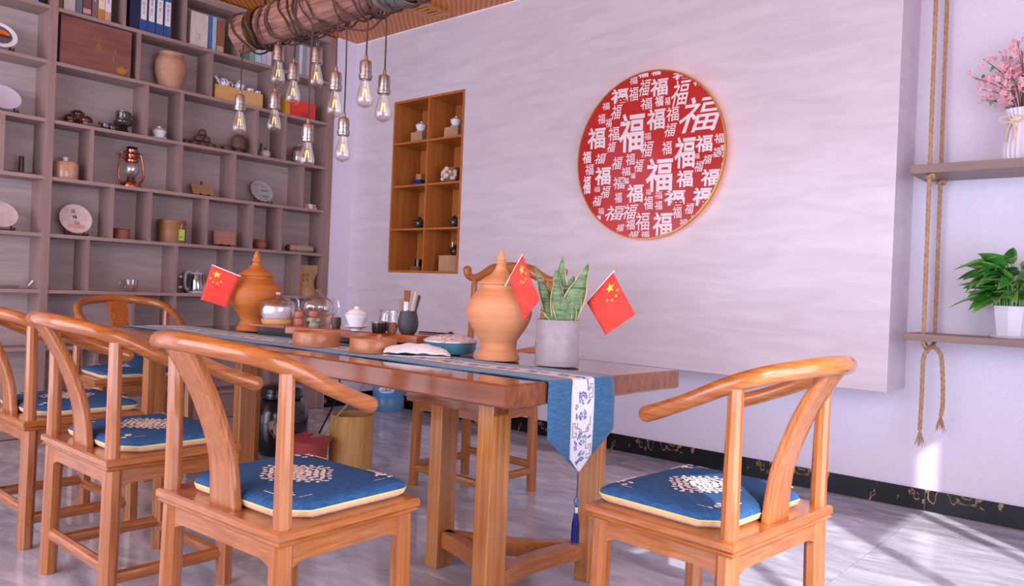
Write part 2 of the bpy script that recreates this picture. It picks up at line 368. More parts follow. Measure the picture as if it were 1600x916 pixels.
# ------------------------------------------------------------------ tea table
TZ0, TZ1 = .688, .755
TX0, TX1, TY0, TY1 = 1.617, 2.516, 1.405, 4.03
tb = thing('tea_table', 'long polished brown wood slab tea table on three-legged ends', 'table', (0, 0, 0))
def slab_poly(k=0):
    P = []; n = 14
    for i in range(n+1): t = i/n; P.append((TX0+k+.012*sin(t*7)*sin(pi*t), TY0+k+.03*(1-abs(1-2*t))*0+(TY1-TY0-2*k)*t))
    for i in range(n+1): t = 1-i/n; P.append((TX1-k+.010*sin(t*5+1)*sin(pi*t), TY0-.045+k+(TY1-TY0+.045-2*k)*t))
    return P[::-1]
MB().layers([slab_poly(.006), slab_poly(0), slab_poly(0), slab_poly(.006)], [TZ0, TZ0+.006, TZ1-.006, TZ1]).build('tabletop', W_TY, tb, 25)
def tleg(x0, y0, x1, y1): MB().box((x0, y0, 0), (x1, y1, TZ0)).build('leg', W_TZ, tb, 0, bevel=.004)
def pedestal(ya, yb, s):                         # ya: pair of end legs, yb: single inner leg
    tleg(1.732, min(ya, ya+.06*s), 1.822, max(ya, ya+.06*s)); tleg(2.268, min(ya, ya+.06*s), 2.356, max(ya, ya+.06*s)); tleg(1.967, min(yb, yb+.06*s), 2.055, max(yb, yb+.06*s))
    L3 = [Vector((1.777, ya+.03*s, 0)), Vector((2.312, ya+.03*s, 0)), Vector((2.011, yb+.03*s, 0))]; ce = (L3[0]+L3[1]+L3[2])/3
    for i, j in ((0, 1), (1, 2), (0, 2)):
        a, b_ = L3[i], L3[j]; mid_ = (a+b_)/2; mid_ = mid_.lerp(ce, .62); C_ = [a*(1-t)**2+mid_*2*t*(1-t)+b_*t*t for t in [q/14 for q in range(15)]]; vs = []; fs = []
        for q, p in enumerate(C_):
            T = (C_[min(q+1, 14)]-C_[max(q-1, 0)]).normalized(); nn = Vector((-T.y, T.x, 0))*.02
            vs += [(p.x+nn.x, p.y+nn.y, .075), (p.x-nn.x, p.y-nn.y, .075), (p.x-nn.x, p.y-nn.y, .132), (p.x+nn.x, p.y+nn.y, .132)]
        for q in range(14): fs += [(q*4+e, q*4+(e+1) % 4, (q+1)*4+(e+1) % 4, (q+1)*4+e) for e in range(4)]
        fs += [(3, 2, 1, 0), (56, 57, 58, 59)]; MB().add(vs, fs).build('stretcher', W_TE, tb, 30)
    MB().box((1.74, min(ya-.005*s, yb-.06*s), TZ0-.05), (1.80, max(ya-.005*s, yb-.06*s), TZ0-.0005)).build('under_batten', W_TY, tb, 0)
    MB().box((2.28, min(ya-.005*s, yb-.06*s), TZ0-.05), (2.34, max(ya-.005*s, yb-.06*s), TZ0-.0005)).build('under_batten', W_TY, tb, 0)
pedestal(1.55, 2.003, 1); pedestal(3.885, 3.432, -1)

# ------------------------------------------------------------------ chairs
def seat_parts(t, zs=.47):
    sb = MB()
    def rr(k): return [(-.265+k, -.215+k), (.265-k, -.215+k), (.265-k, .215-k), (-.265+k, .215-k)]
    sb.layers([rr(.008), rr(.002), rr(.008), rr(0), rr(0), rr(.005)], [zs-.036, zs-.030, zs-.022, zs-.020, zs-.005, zs])
    sb.build('seat', W_CH, t, 20)
    for sx in (-1, 1):
        for sy in (-1, 1):
            p0 = Vector((sx*.236, sy*.188, 0)); p1 = Vector((sx*.230, sy*.182, zs-.03))
            MB().tube([p0, p0.lerp(p1, .5), p1], [.026, .027, .027], 8, up=(cos(pi/8), sin(pi/8), 0), sq=1).build('leg', W_CZ, t, 30)
    def apron(n, hw):                            # scalloped lower edge
        top = [(hw, 0), (-hw, 0)]; low = []
        for i in range(25):
            u = -1+2*i/24; a = abs(u)
            d = .064 if a > .96 else .064-.008*((.96-a)/.06)**.5 if a > .90 else .056-.008*((.90-a)/.10)**1.6 if a > .80 else .048+.003*min(1, (.80-a)/.03)
            low.append((u*hw, -d))
        poly = top+low; return MB().prism(poly, -.008, .008, n)
    A = TR(0, 0, zs-.03)
    for rot, hw, off in ((0, .205, .186), (pi, .205, .186), (pi/2, .160, .234), (-pi/2, .160, .234)):
        apron(A @ RZ(rot) @ TR(0, off, 0) @ RX(pi/2), hw).build('apron', W_CH, t, 30)
    for (a, b_) in (((-.232, -.184, .135), (.232, -.184, .135)), ((-.232, .184, .09), (.232, .184, .09)), ((-.232, -.184, .105), (-.232, .184, .105)), ((.232, -.184, .105), (.232, .184, .105))):
        MB().tube([a, b_], .017, 8, sq=1.25).build('stretcher', W_CH, t, 40)
def make_armchair(label):
    t = thing('round_back_chair', label, 'chair', group='round-backed chairs at the tea table'); seat_parts(t)
    for sx in (-1, 1):
        MB().tube([(sx*.235, -.186, .468), (sx*.235, -.187, .65), (sx*.238, -.190, .815)], [.0215, .020, .018], 10).build('back_post', W_CZ, t)
    rail = [(-.240, .050, .724), (-.250, .00, .742), (-.256, -.09, .780), (-.244, -.175, .822), (-.203, -.245, .850), (-.115, -.297, .866), (0, -.316, .872)]
    rail += [(-x, y, z) for x, y, z in rail[-2::-1]]
    MB().tube(catmull(rail, 6), [.0215, .020, .021, .0225, .024, .0225, .021, .020, .0215], 12, capround=True).build('arm_rail', W_CH, t, 60)
    prof = [(-.180, .468), (-.184, .53), (-.194, .60), (-.216, .67), (-.244, .74), (-.276, .80), (-.310, .858)]
    C_ = catmull([(0, y, z) for y, z in prof], 4); rows = []
    for i, p in enumerate(C_):
        hw = .056-.010*sin(pi*i/(len(C_)-1)); rows.append([(x, p.y-.012*(1-(x/hw)**2)*0, p.z) for x in (-hw, -hw*.5, 0, hw*.5, hw)])
    MB().grid(rows).build('back_splat', W_CZ, t, 40, solid=.022, bevel=.003)
    return t
def make_tallchair(label):
    t = thing('tall_back_chair', label, 'chair'); seat_parts(t)
    for sx in (-1, 1):
        MB().tube([(sx*.235, -.186, .468), (sx*.24, -.195, .75), (sx*.262, -.235, 1.075)], [.019, .018, .017], 10).build('back_post', W_CZ, t)
        MB().tube(catmull([(sx*.238, -.19, .72), (sx*.25, -.05, .715), (sx*.255, .10, .70), (sx*.262, .175, .705)], 4), .017, 10, capround=True).build('arm', W_CH, t)
        MB().tube([(sx*.237, .17, .468), (sx*.25, .12, .705)], .014, 8).build('arm_post', W_CZ, t)
    y = -.238
    rl = [(-.335, y-.01, 1.118), (-.318, y-.005, 1.088), (-.27, y, 1.075), (-.20, y, 1.092), (-.12, y, 1.122), (0, y, 1.132)]
    rl += [(-a, b_, c_) for a, b_, c_ in rl[-2::-1]]
    MB().tube(catmull(rl, 5), [.026, .02, .022, .034, .036, .034, .022, .02, .026], 12, sq=1, capround=True).build('top_rail', W_CH, t, 60)
    rows = [[(x, yy, z) for x in (-.08, -.04, 0, .04, .08)] for yy, z in ((-.178, .468), (-.185, .6), (-.205, .75), (-.225, .9), (-.236, 1.0), (-.238, 1.11))]
    MB().grid(rows).build('back_splat', W_CZ, t, 40, solid=.016)
    return t
c_near = make_armchair('round-backed chair with its back to the windowed front, alone at the table end with the hanging runner')
POSE = [(c_near, 1.933, .933, radians(-4.5))]
for lab, x, y, a in (('round-backed chair on the long side of the table, beside the red lidded bucket end nearest the runner tassel', 1.16, 1.735, radians(-87.5)),
                     ('round-backed chair in the middle of the three along the long side of the table', 1.175, 2.63, radians(-90)),
                     ('round-backed chair on the long side of the table closest to the bookcase', 1.20, 3.41, radians(-90)),
                     ('round-backed chair at the table end facing away from the bookcase', 1.90, 4.37, radians(176))):
    c = copy_tree(c_near); c['label'] = lab; POSE.append((c, x, y, a))
POSE[0][0]['label'] = 'round-backed chair standing alone near the rope shelf, facing the table end with the hanging runner'
POSE[1][0]['label'] = 'round-backed chair on the long side of the table nearest the end with the grey planter'
for c, x, y, a in POSE: c.location = (x, y, 0); c.rotation_euler = (0, 0, a)
tc_ = make_tallchair('tall yoke-backed chair between the table and the stone wall, behind the snake plant'); tc_.location = (2.895, 2.71, 0); tc_.rotation_euler = (0, 0, pi/2)

# ------------------------------------------------------------------ seat cushions
BLUE = pm('denim_blue', '264c7c', '36608f', (260, 40, 40), .9, bump=.15, spec=.25); BEIGE = pm('cushion_side', 'e0bc94', 'eccaa6', (90, 90, 90), .85)
YEL = pm('yellow_piping', 'dccb62', 'e6d878', rough=.7); EMB = pm('white_embroidery', 'f2e8de', 'fbf4ee', rough=.7); EMBG = pm('grey_embroidery', '8d8690', '9b949c', rough=.7)
def petal(mb, x, y, L_, W_, a, z):
    n = 7; vs = [(L_*.5*cos(2*pi*i/n), W_*.5*sin(2*pi*i/n)) for i in range(n)]
    mb.add([(x+u*cos(a)-v*sin(a), y+u*sin(a)+v*cos(a), z) for u, v in vs], [tuple(range(n))])
def cush_z(x, y):
    d = min(.225-abs(x), .195-abs(y)); return .040+.006*min(1, max(d, 0)/.08)
def make_cushion(label):
    t = thing('seat_cushion', label, 'cushion', group='blue embroidered cushions on the chairs')
    def ol(k, r=.035):
        hx, hy = .232-k, .190-k; P = []
        for cx, cy, a0 in ((hx-r, hy-r, 0), (-hx+r, hy-r, pi/2)):
            for i in range(6): a = a0+pi/2*i/5; P.append((cx+r*cos(a), cy+r*sin(a)))
        P += [(-hx, -hy+.062), (-hx+.01, -hy+.052), (-hx+.05, -hy+.012), (-hx+.066, -hy), (-.07, -hy), (.07, -hy), (hx-.066, -hy), (hx-.05, -hy+.012), (hx-.01, -hy+.052), (hx, -hy+.062)]
        return P
    MB().layers([ol(.014), ol(.003), ol(0)], [0, .009, .021]).build('side_band', BEIGE, t, 50)
    P = ol(.0005); P3 = [(x, y, .021) for x, y in P]
    MB().tube(P3+[P3[0]], .0021, 6).build('piping', YEL, t, 60)
    cv_ = MB().layers([ol(.001), ol(.002), ol(.012), ol(.035), ol(.09)], [.021, .030, .038, .043, .0462]); cv_.build('cover', BLUE, t, 60)
    e = MB(); g = MB(); rnd = random.Random(3); Z = .0475
    for ring, n, L_, W_ in ((.012, 7, .020, .011), (.030, 14, .021, .012), (.050, 22, .020, .012), (.068, 30, .019, .011), (.086, 26, .017, .011)):
        for i in range(n):
            a = 2*pi*i/n+ring*9; rr_ = ring*(1+.12*cos(4*a))*1.1; petal(e, rr_*cos(a)*1.08, rr_*sin(a)*.9, L_, W_, a+(.8 if i % 2 else -.6), Z)
    for i in range(40):
        a = rnd.uniform(0, 2*pi); r = rnd.uniform(.01, .07); petal(g, r*cos(a)*1.08, r*sin(a)*.9, .014, .004, rnd.uniform(0, 3), Z-.0004)
    for q in range(-3, 4): petal(e, 0, q*.011, .050-.006*abs(q), .005, 0, Z+.0003)
    for R_ in (.040, .059, .077):
        for i in range(36): a = 2*pi*i/36; rr_ = R_*(1+.10*cos(4*a)); petal(e, rr_*cos(a)*1.08, rr_*sin(a)*.9, .0155*R_/.077+.003, .0032, a+pi/2, Z-.0002)
    for s in (-1, 1): petal(e, s*.103, 0, .018, .006, 0, Z-.0008); petal(e, 0, s*.088, .016, .006, pi/2, Z-.0006)
    for sx in (-1, 1):
        for sy in (-1, 1):
            x0, y0 = sx*.165, sy*(.150 if sy > 0 else .143); a0 = 0 if sx*sy > 0 else pi
            for i in range(9): petal(e, x0+sx*rnd.uniform(-.030, .022), y0+sy*rnd.uniform(-.022, .016), .016, .008, rnd.uniform(0, 3), .0455)
            for L0 in range(4): petal(e, x0-sx*(.03+.014*L0), y0+sy*.014, .018, .0045, 0, .0455)
            for L0 in range(3): petal(e, x0+sx*.022, y0-sy*(.018+.013*L0), .015, .003, pi/2, .0452)
    e.build('embroidery', EMB, t, 0)['kind'] = 'stuff'; g.build('embroidery_shading', EMBG, t, 0)['kind'] = 'stuff'; return t
cu = make_cushion('')
CL = ['blue embroidered cushion on the chair standing alone near the rope shelf', 'blue embroidered cushion on the long-side chair nearest the grey planter end',
      'blue embroidered cushion on the middle chair of the long side', 'blue embroidered cushion on the long-side chair closest to the bookcase', 'blue cushion on the chair at the table end facing away from the bookcase']
for i, (c, x, y, a) in enumerate(POSE):
    o = cu if i == 0 else copy_tree(cu); o['label'] = CL[i]; o.location = (x+.024*sin(a)*-1, y+.024*cos(a), .4703); o.rotation_euler = (0, 0, a)

# ------------------------------------------------------------------ table runner
RB = pm('runner_blue', '275478', '376c94', (40, 40, 260), .85, bump=.15, sheen=.2); RW = pm('runner_white', 'dcd6de', 'e8e3ea', (90, 90, 90), .85)
RP = pm('runner_print_blue', '5a6a9a', '7d8cb4', (60, 60, 60), .85); RG = pm('runner_print_taupe', '8f7f84', '9f9094', rough=.85)
rn = thing('table_runner', 'blue table runner with white floral band, its pointed tasselled end hanging over the table edge', 'table runner', (0, 0, 0))
NE, FE = (1.945, TY0-.022), (1.845, TY1+.003)
def run_c(s):                                     # s along the runner in metres from the near edge; negative hangs
    if s < 0: return Vector((NE[0]+.002*s, NE[1]-.006+.004*sin(s*9), TZ1+.003+s))
    Lr = FE[1]-NE[1]
    if s <= Lr: t = s/Lr; return Vector((NE[0]+(FE[0]-NE[0])*t, NE[1]+s, TZ1+.0022+.0012*sin(s*11)))
    return Vector((FE[0], FE[1]+.007, TZ1+.003-(s-Lr)))
LR = FE[1]-NE[1]; HW = .158
def strip(hw0, hw1, lift, s0, s1, point=True, n=70):
    rows = []
    ss = [s0+(s1-s0)*i/n for i in range(n+1)]+[0, .004, -.004, -.170, LR, LR-.004, LR+.004, LR+.17]
    ss = sorted(q for q in set(ss) if s0 <= q <= s1)
    for s in ss:
        c = run_c(s); row = []
        for k in range(15):
            x = hw0+(hw1-hw0)*k/14
            if point and s < -.170: lim = HW*(1-(-.170-s)/.118); x = max(-lim, min(lim, x))
            if point and s > LR+.17: lim = HW*(1-(s-LR-.17)/.118); x = max(-lim, min(lim, x))
            nrm = Vector((0, 0, 1)) if 0 <= s <= LR else Vector((0, -1 if s < 0 else 1, 0))
            wv = .004*sin(x*13+s*6) if (s < -.02 or s > LR+.02) else 0
            p = c+Vector((x, -.05*x if s < .02 else 0, 0))+nrm*(lift+wv)
            row.append(p)
        rows.append(row)
    return MB().grid(rows)
strip(-HW, HW, 0, -.288, LR+.288).build('cloth', RB, rn, 50, solid=.0016)
strip(-.050, .056, .0018, -.285, LR+.285).build('band', RW, rn, 50)
pr = MB(); fr = MB(); rnd = random.Random(11)
def rp(x, s, lift=.0028):
    c = run_c(s); wv = .004*sin(x*13+s*6) if (s < -.02 or s > LR+.02) else 0
    return c+Vector((x, -.05*x if s < .02 else 0, 0))+(Vector((0, 0, 1)) if 0 <= s <= LR else Vector((0, -1 if s < 0 else 1, 0)))*(lift+wv)
def rpoly(mb, pts): mb.add([rp(x, s) for x, s in pts], [tuple(range(len(pts)))])
def rleaf(x, s, L_, W_, a):
    n = 6; rpoly(pr, [(x+L_*.5*cos(2*pi*i/n)*cos(a)-W_*.5*sin(2*pi*i/n)*sin(a), s+L_*.5*cos(2*pi*i/n)*sin(a)+W_*.5*sin(2*pi*i/n)*cos(a)) for i in range(n)])
for k in range(-2, 24):
    s0 = -.215+.125*k
    if s0 > LR+.2 or s0 < -.22: continue
    if abs(s0) < .03 or abs(s0-LR) < .03: s0 += .04
    for (dx, ds, R) in ((.002, .03, .026), (.006, -.022, .022), (-.026, .004, .011), (.028, .058, .010)):
        for i in range(7):
            a = i*2*pi/7+rnd.random(); rleaf(dx+R*.62*cos(a), s0+ds+R*.62*sin(a), R*.6, R*.26, a+rnd.uniform(.7, 1.6)); rleaf(dx+R*.3*cos(a), s0+ds+R*.3*sin(a), R*.4, R*.2, a+1.2)
    for i in range(4): rleaf(rnd.uniform(-.03, .04), s0+rnd.uniform(-.05, .06), .024, .008, rnd.uniform(0, 3))
def fret(path):
    path = [(x+.003, s) for x, s in path]
    for (x0, s0), (x1, s1) in zip(path, path[1:]):
        h = .0016; rpoly(fr, [(min(x0, x1)-h, min(s0, s1)-h), (max(x0, x1)+h, min(s0, s1)-h), (max(x0, x1)+h, max(s0, s1)+h), (min(x0, x1)-h, max(s0, s1)+h)])
for s0, m_ in ((-.018, 1), (-.135, -1), (-.205, 1)):
    fret([(m_*.022, s0), (m_*.022, s0-.012), (m_*.034, s0-.012), (m_*.034, s0), (m_*.044, s0), (m_*.044, s0-.042), (m_*.026, s0-.042), (m_*.026, s0-.030), (m_*.036, s0-.030)])
fret([(.036, -.118), (.036, -.145), (.028, -.145), (.028, -.165), (-.006, -.165), (-.006, -.155)]); fret([(-.03, -.152), (-.012, -.152), (-.012, -.178), (.02, -.178), (.02, -.20)])
for sx in (-.0475, .0535):
    for i in range(40):
        s0 = -.24+.006*i
        if s0 < -.01: rpoly(pr, [(sx-.0008, s0), (sx+.0008, s0), (sx+.0008, s0+.003), (sx-.0008, s0+.003)])
tag(pr.build('floral_print', RP, rn, 0), None, None, None, 'stuff'); tag(fr.build('fret_print', RG, rn, 0), None, None, None, 'stuff')
TAS = pm('navy_tassel', '1c2466', '2a3488', (200, 200, 6), .7, bump=.5)
def tassel(pt, y):
    x, _, z = pt
    MB().tube([(x, y, z+.003), (x+.001, y, z-.03), (x-.001, y, z-.072)], .0014, 6).build('tassel_cord', TAS, rn)
    MB().lathe([(.003, 0), (.0075, -.008), (.009, -.018), (.0075, -.026), (.003, -.031)], 12, TR(x, y, z-.072)).build('tassel_bead', pm('bead_blue', '3a5a9a', '4a6cb0', rough=.2, coat=.5), rn)
    MB().lathe([(.0062, -.031), (.0066, -.036), (.0062, -.050)], 12, TR(x, y, z-.072)).build('tassel_ring', STEEL, rn)
    t_ = MB(); 
    for i in range(26):
        a = i*2.4; r = .0055*sqrt(i/26); t_.tube([(x+r*cos(a), y+r*sin(a), z-.120), (x+2.2*r*cos(a), y+2.2*r*sin(a), z-.155), (x+2.5*r*cos(a), y+2.5*r*sin(a), z-.205-.006*(i % 3))], .0017, 5)
    t_.build('tassel_skirt', TAS, rn)
tassel((1.945, 0, TZ1-.289), TY0-.024); tassel((FE[0], 0, TZ1-.289), FE[1]+.012)

# ------------------------------------------------------------------ lidded terracotta jars
def jar(label, px, py, mat, dz=0):
    P = at_z(px, py, TZ1+.004); s = mpp(P); t = thing('lidded_jar', label, 'jar', (P.x, P.y, TZ1+.0048), group='terracotta jars with pointed lids on the table'); k = s
    MB().lathe([(r*k, z*k) for r, z in ((0, 0), (34, 0), (35, 2), (33.5, 7), (29, 14), (26.5, 20), (28, 27), (35, 38), (44, 52), (50, 65), (51.5, 75), (49, 87), (43, 98), (36, 106), (31.5, 110), (30.5, 113), (30.5, 117))], 40).build('body', mat, t, 60)
    l = MB().lathe([(r*k, z*k) for r, z in ((34, 116.6), (35.5, 117.6), (35, 119.5), (26, 126), (15, 133), (10, 140), (8, 143), (8.8, 145), (7, 147), (8.8, 150), (8.6, 153), (6.5, 155), (7.3, 158), (5.6, 163), (2.6, 168.5), (.4, 173), (0, 173.5))], 36).build('lid', mat, t, 60)
    return t, P, k
j2, J2P, J2K = jar('orange terracotta jar with pointed lid standing beside the grey planter', 777, 562, TERRA)
j1, J1P, J1K = jar('orange terracotta jar with pointed lid standing at the bookcase end of the table', 397, 517, TERRA2)
j1.scale = (.78, .78, .73)

# ------------------------------------------------------------------ flags
FRED = pm('flag_red', 'e0382c', 'ea4636', (30, 30, 30), .7, sheen=.2); FYEL = pm('flag_yellow', 'f3cf3a', 'f8d94c', rough=.7); POLE = pm('white_pole', 'e8d6d8', 'f0e2e4', rough=.4)
def star(mb, fn, u, v, ru, rv, rot):
    P = []
    for i in range(10):
        r = 1 if i % 2 == 0 else .42; a = rot+pi/2+i*pi/5; P.append(fn(u+ru*r*cos(a), v+rv*r*sin(a)))
    c = fn(u, v); mb.add([c]+P, [(0, i+1, (i+1) % 10+1) for i in range(10)])
def flag(label, pole0, pole1, q, pw=.0022, knob=True, order=0):
    # q: cloth corners hoist-top, hoist-low, fly-low, fly-top as (px,py,depth)
    t = thing('hand_flag', label, 'flag', (0, 0, 0), group='small red flags on sticks')
    a = at_d(*pole0); b_ = at_d(*pole1); t.location = a
    MB().tube([Vector((0, 0, 0)), b_-a], pw, 8).build('pole', POLE, t)
    if knob: MB().sphere(b_-a, .0052, 10).build('finial', GOLD, t)
    Q = [at_d(*p)-a for p in q]; nrm = (Q[2]-Q[0]).cross(Q[3]-Q[1]).normalized()
    if nrm.dot(CAM-a) < 0: nrm = -nrm
    def fn(u, v, lift=0): return (Q[0]*(1-u)*(1-v)+Q[1]*(1-u)*v+Q[2]*u*v+Q[3]*u*(1-v))+nrm*(lift+.010*sin(u*5.5+v)*u)
    cl = MB().grid([[fn(u/10, v/8) for u in range(11)] for v in range(9)]).build('cloth', FRED, t, 60, solid=.0008)
    s_ = MB(); star(s_, lambda u, v: fn(u, v, .0012), .2, .27, .10, -.15, 0); s_.build('star', FYEL, cl, 0)
    for u, v, r in ((.36, .11, .4), (.43, .22, .9), (.43, .38, 0), (.36, .49, .5)):
        s_ = MB(); star(s_, lambda a_, b2: fn(a_, b2, .0012), u, v, .033, .05, r); s_.build('star', FYEL, cl, 0)
    return t
D = 2.80
flag('red flag on a stick leaning out of the grey planter', (893, 498, D), (962, 421, D-.02), [(958, 426, D-.02), (917, 473, D-.012), (946, 524, D-.06), (992, 491, D-.08)])
D2 = (J2P-CAM).dot(FW)-.10
flag('red flag on a stick at the lid of the jar beside the planter', (789, 447, D2), (818, 395, D2-.03), [(817, 398, D2-.03), (797, 433, D2-.015), (817, 503, D2-.05), (841, 469, D2-.11)])
D1 = (J1P-CAM).dot(FW)-.135
flag('red flag on a stick at the jar by the bookcase end', (376, 432, D1), (331, 414, D1-.02), [(331, 414, D1-.02), (374, 431, D1), (355, 481, D1-.01), (313, 468, D1-.05)], .003, False)

# ------------------------------------------------------------------ planter with snake plant
P = at_z(869, 571, TZ1+.004); k = mpp(P)
pl = thing('snake_plant', 'snake plant with banded green leaves in a grey cylindrical planter', 'plant', (P.x, P.y, TZ1+.0052))
PG = pm('grey_planter', '988d91', 'a59a9d', (30, 30, 30), .55)
MB().lathe([(0, 0), (35*k, 0), (35.5*k, 1*k), (35.5*k, 6*k), (34*k, 7*k), (33.6*k, 7*k), (33.6*k, 70*k), (32.5*k, 71*k), (31.5*k, 70*k), (31.5*k, 60*k), (0, 60*k)], 40).build('planter', PG, pl, 40)
MB().lathe([(0, 64*k), (31.4*k, 62*k), (31.4*k, 60*k)], 24).build('soil', pm('soil', '3b2c22', '55412f', (80, 80, 80), .95, bump=.5), pl)
LG = pm('snake_leaf', '3f5e36', '7d9a66', (8, 8, 60), .45, detail=3, dist=2); LE = pm('snake_leaf_edge', 'cdbf8a', 'd8cc9a', rough=.5)
for bx, tx, ty, wd, dy in ((862, 839, 415, 15, .01), (857, 864, 421, 17, -.015), (868, 872, 423, 15, .012), (880, 887, 401, 20, .02), (882, 912, 412, 26, -.02), (873, 902, 432, 22, .015), (862, 852, 456, 13, -.03), (868, 866, 462, 15, -.035), (852, 837, 485, 12, -.02), (886, 898, 455, 16, -.028), (860, 876, 440, 14, .03), (853, 846, 440, 14, .005), (892, 906, 446, 15, .01), (874, 880, 470, 15, -.04)):
    a = Vector(((bx-869)*k*.62, dy, 63*k)); tip = RT*((tx-869)*k)-UP*((ty-571)*k); tip = Vector((tip.x, tip.y+dy, max(tip.z, .1)))
    mid = a.lerp(tip, .5)+Vector((0, 0, .01)); C_ = catmull([a, mid, tip], 6); side = RT.copy(); side.z = 0; side.normalize(); fwd = Vector((-side.y, side.x, 0)); tw = (bx*7 % 5-2)*.16
    sd = side*cos(tw)+fwd*sin(tw); rows = []; er = []
    for i, p in enumerate(C_):
        u = i/(len(C_)-1); hw = wd*k*.74*(.62+.38*sin(pi*min(u*1.5, 1)))*(1-max(0, (u-.45)/.55)**1.8)+.0003
        rows.append([p+sd*(hw*q)+fwd*(-.25*hw*(1-q*q)) for q in (-.86, -.45, 0, .45, .86)])
        er.append((p-sd*hw, p-sd*(hw*.86), p+sd*(hw*.86), p+sd*hw))
    lf = MB().grid(rows).build('leaf', LG, pl, 60, solid=.0022)
    e = MB(); e.grid([[r[0], r[1]] for r in er]); e.grid([[r[2], r[3]] for r in er]); e.build('leaf_margin', LE, lf, 60, solid=.0022)

# ------------------------------------------------------------------ tea tray and tea things
TT = .812
tr = thing('tea_tray', 'thick reddish wooden tea tray slab on a black base on the table', 'tray', (0, 0, 0))
RW_ = wood('tray_wood', '8a3d1c', 'b3602c', 'y', .2, .6, 30, 3)
main = [(2.01, 3.09), (2.10, 2.80), (2.17, 2.50), (2.195, 2.40), (2.32, 2.32), (2.41, 2.31), (2.43, 2.6), (2.45, 3.0), (2.40, 3.16)]
MB().prism(main, .776, TT).build('slab', RW_, tr, 0, bevel=.005)
MB().prism([(1.955, 3.30), (2.01, 3.094), (2.40, 3.164), (2.36, 3.36)], .798, TT).build('end_board', RW_, tr, 0, bevel=.003)
MB().prism([(1.985, 3.28), (2.03, 3.10), (2.13, 2.80), (2.20, 2.50), (2.22, 2.42), (2.33, 2.35), (2.39, 2.34), (2.41, 2.6), (2.43, 3.0), (2.38, 3.14), (2.34, 3.33)], TZ1+.005, .7758).build('base', BLACK, tr, 0)
MB().prism([(1.985, 3.28), (2.03, 3.10), (2.39, 3.168), (2.34, 3.33)], .776, .7978).build('drawer', BLACK, tr, 0)
def lt(name, label, cat, px, py, z, parts, group=None, X=None, n=24):
    """lathe things: parts = [(part name, material, [(r,z) in photo px], kind)]"""
    P = at_z(px, py, z) if X is None else at_x(px, py, X); k = mpp(P)
    t = thing(name, label, cat, (P.x, P.y, z), group=group)
    for nm, mt, prof, kind in parts:
        pr_ = [(r*k, h*k) for r, h in prof]
        (MB().shell(pr_, .0016, n) if kind == 's' else MB().lathe(pr_, n)).build(nm, mt, t, 50)
    return t, k
Z = TT+.0006
CREAM = pm('pale_tea_filling', 'eadfe6', 'f6eef4', (40, 40, 8), .6); TAN = pm('tan_base', 'c89a62', 'd8ac74', rough=.5)
lt('tea_jar', 'ribbed clear glass tea jar with lid and pale filling on a tan base', 'jar', 433, 506, Z, [
    ('base', TAN, [(0, 0), (22, 0), (24, 3), (24, 8), (0, 8)], 'l'), ('filling', CREAM, [(0, 8.3), (21, 8.3), (23, 14), (23, 22), (20, 27), (0, 28)], 'l'),
    ('body', GLASS, [(24, 8), (27, 16), (27, 26), (25, 31)], 's'), ('lid', GLASS, [(26, 31.5), (25, 35), (16, 40), (6, 42)], 'l'), ('knob', GLASS, [(0, 42), (2.5, 43), (4, 47), (3, 50), (0, 50)], 'l')])
kt, k = lt('glass_kettle', 'round clear glass kettle with curved spout beside the tea jar', 'kettle', 495, 498, Z, [
    ('body', GLASS, [(13, 0), (22, 6), (26, 15), (24, 25), (17, 31), (12, 33)], 's'), ('lid', GLASS, [(12.5, 33.5), (11, 36), (5, 38)], 'l'), ('knob', GLASS, [(0, 38), (3, 39), (4.5, 42), (3, 45), (0, 45.5)], 'l'),
    ('infuser', pm('infuser_glass', '8d8480', '9a918c', rough=.2, alpha=.55), [(0, 6), (10, 6), (10, 30), (0, 30)], 'l'), ('warmer', STEEL, [(0, -7.2), (15, -7.2), (16, -3), (13, -.2), (0, -.2)], 'l')], X=2.33)
kt.location.z = TT+.0235
rt = Vector((RT.x, RT.y, 0)).normalized()
MB().tube(catmull([rt*(-22*k)+Vector((0, 0, 8*k)), rt*(-29*k)+Vector((0, 0, 16*k)), rt*(-30*k)+Vector((0, 0, 26*k)), rt*(-35*k)+Vector((0, 0, 33*k))], 5), [4.5*k, 3*k, 2.2*k, 1.8*k], 8).build('spout', GLASS, kt)
MB().tube(catmull([rt*(20*k)+Vector((0, 0, 29*k)), rt*(28*k)+Vector((0, 0, 31*k)), rt*(33*k)+Vector((0, 0, 24*k)), rt*(33*k)+Vector((0, 0, 10*k)), rt*(25*k)+Vector((0, 0, 6*k))], 5), 2.1*k, 8).build('handle', GLASS, kt)
PINK = pm('red_clay_pet', 'a85f4a', 'ba7058', rough=.45); SAGE = pm('sage_glaze', '9aa08c', 'aab09c', (40, 40, 40), .35)
tp, k = lt('tea_pet', 'reddish clay gourd-shaped tea pet beside the glass jar', 'figurine', 467, 508, Z, [('body', PINK, [(0, 0), (7, 0), (8.5, 5), (7.5, 10), (0, 11)], 'l'), ('head', PINK, [(0, 9.5), (6, 11), (8.3, 16), (6.5, 21), (0, 23)], 'l')])
tp, k = lt('tea_pet', 'reddish clay ball resting on a sage green glazed cup', 'figurine', 490, 509, Z, [('body', PINK, [(0, 12.5), (7, 13.5), (9, 18), (7, 23), (0, 24)], 'l')])
sg = MB()
sg.lathe([(0, 0), (8*k, 0), (6.5*k, 4*k), (9.5*k, 12*k), (8*k, 12.6*k), (0, 12.4*k)], 14)
for a in range(5): sg.sphere((8*k*cos(a*1.257), 8*k*sin(a*1.257), 9*k), 3.2*k, 8)
sg.build('cup', SAGE, tp)
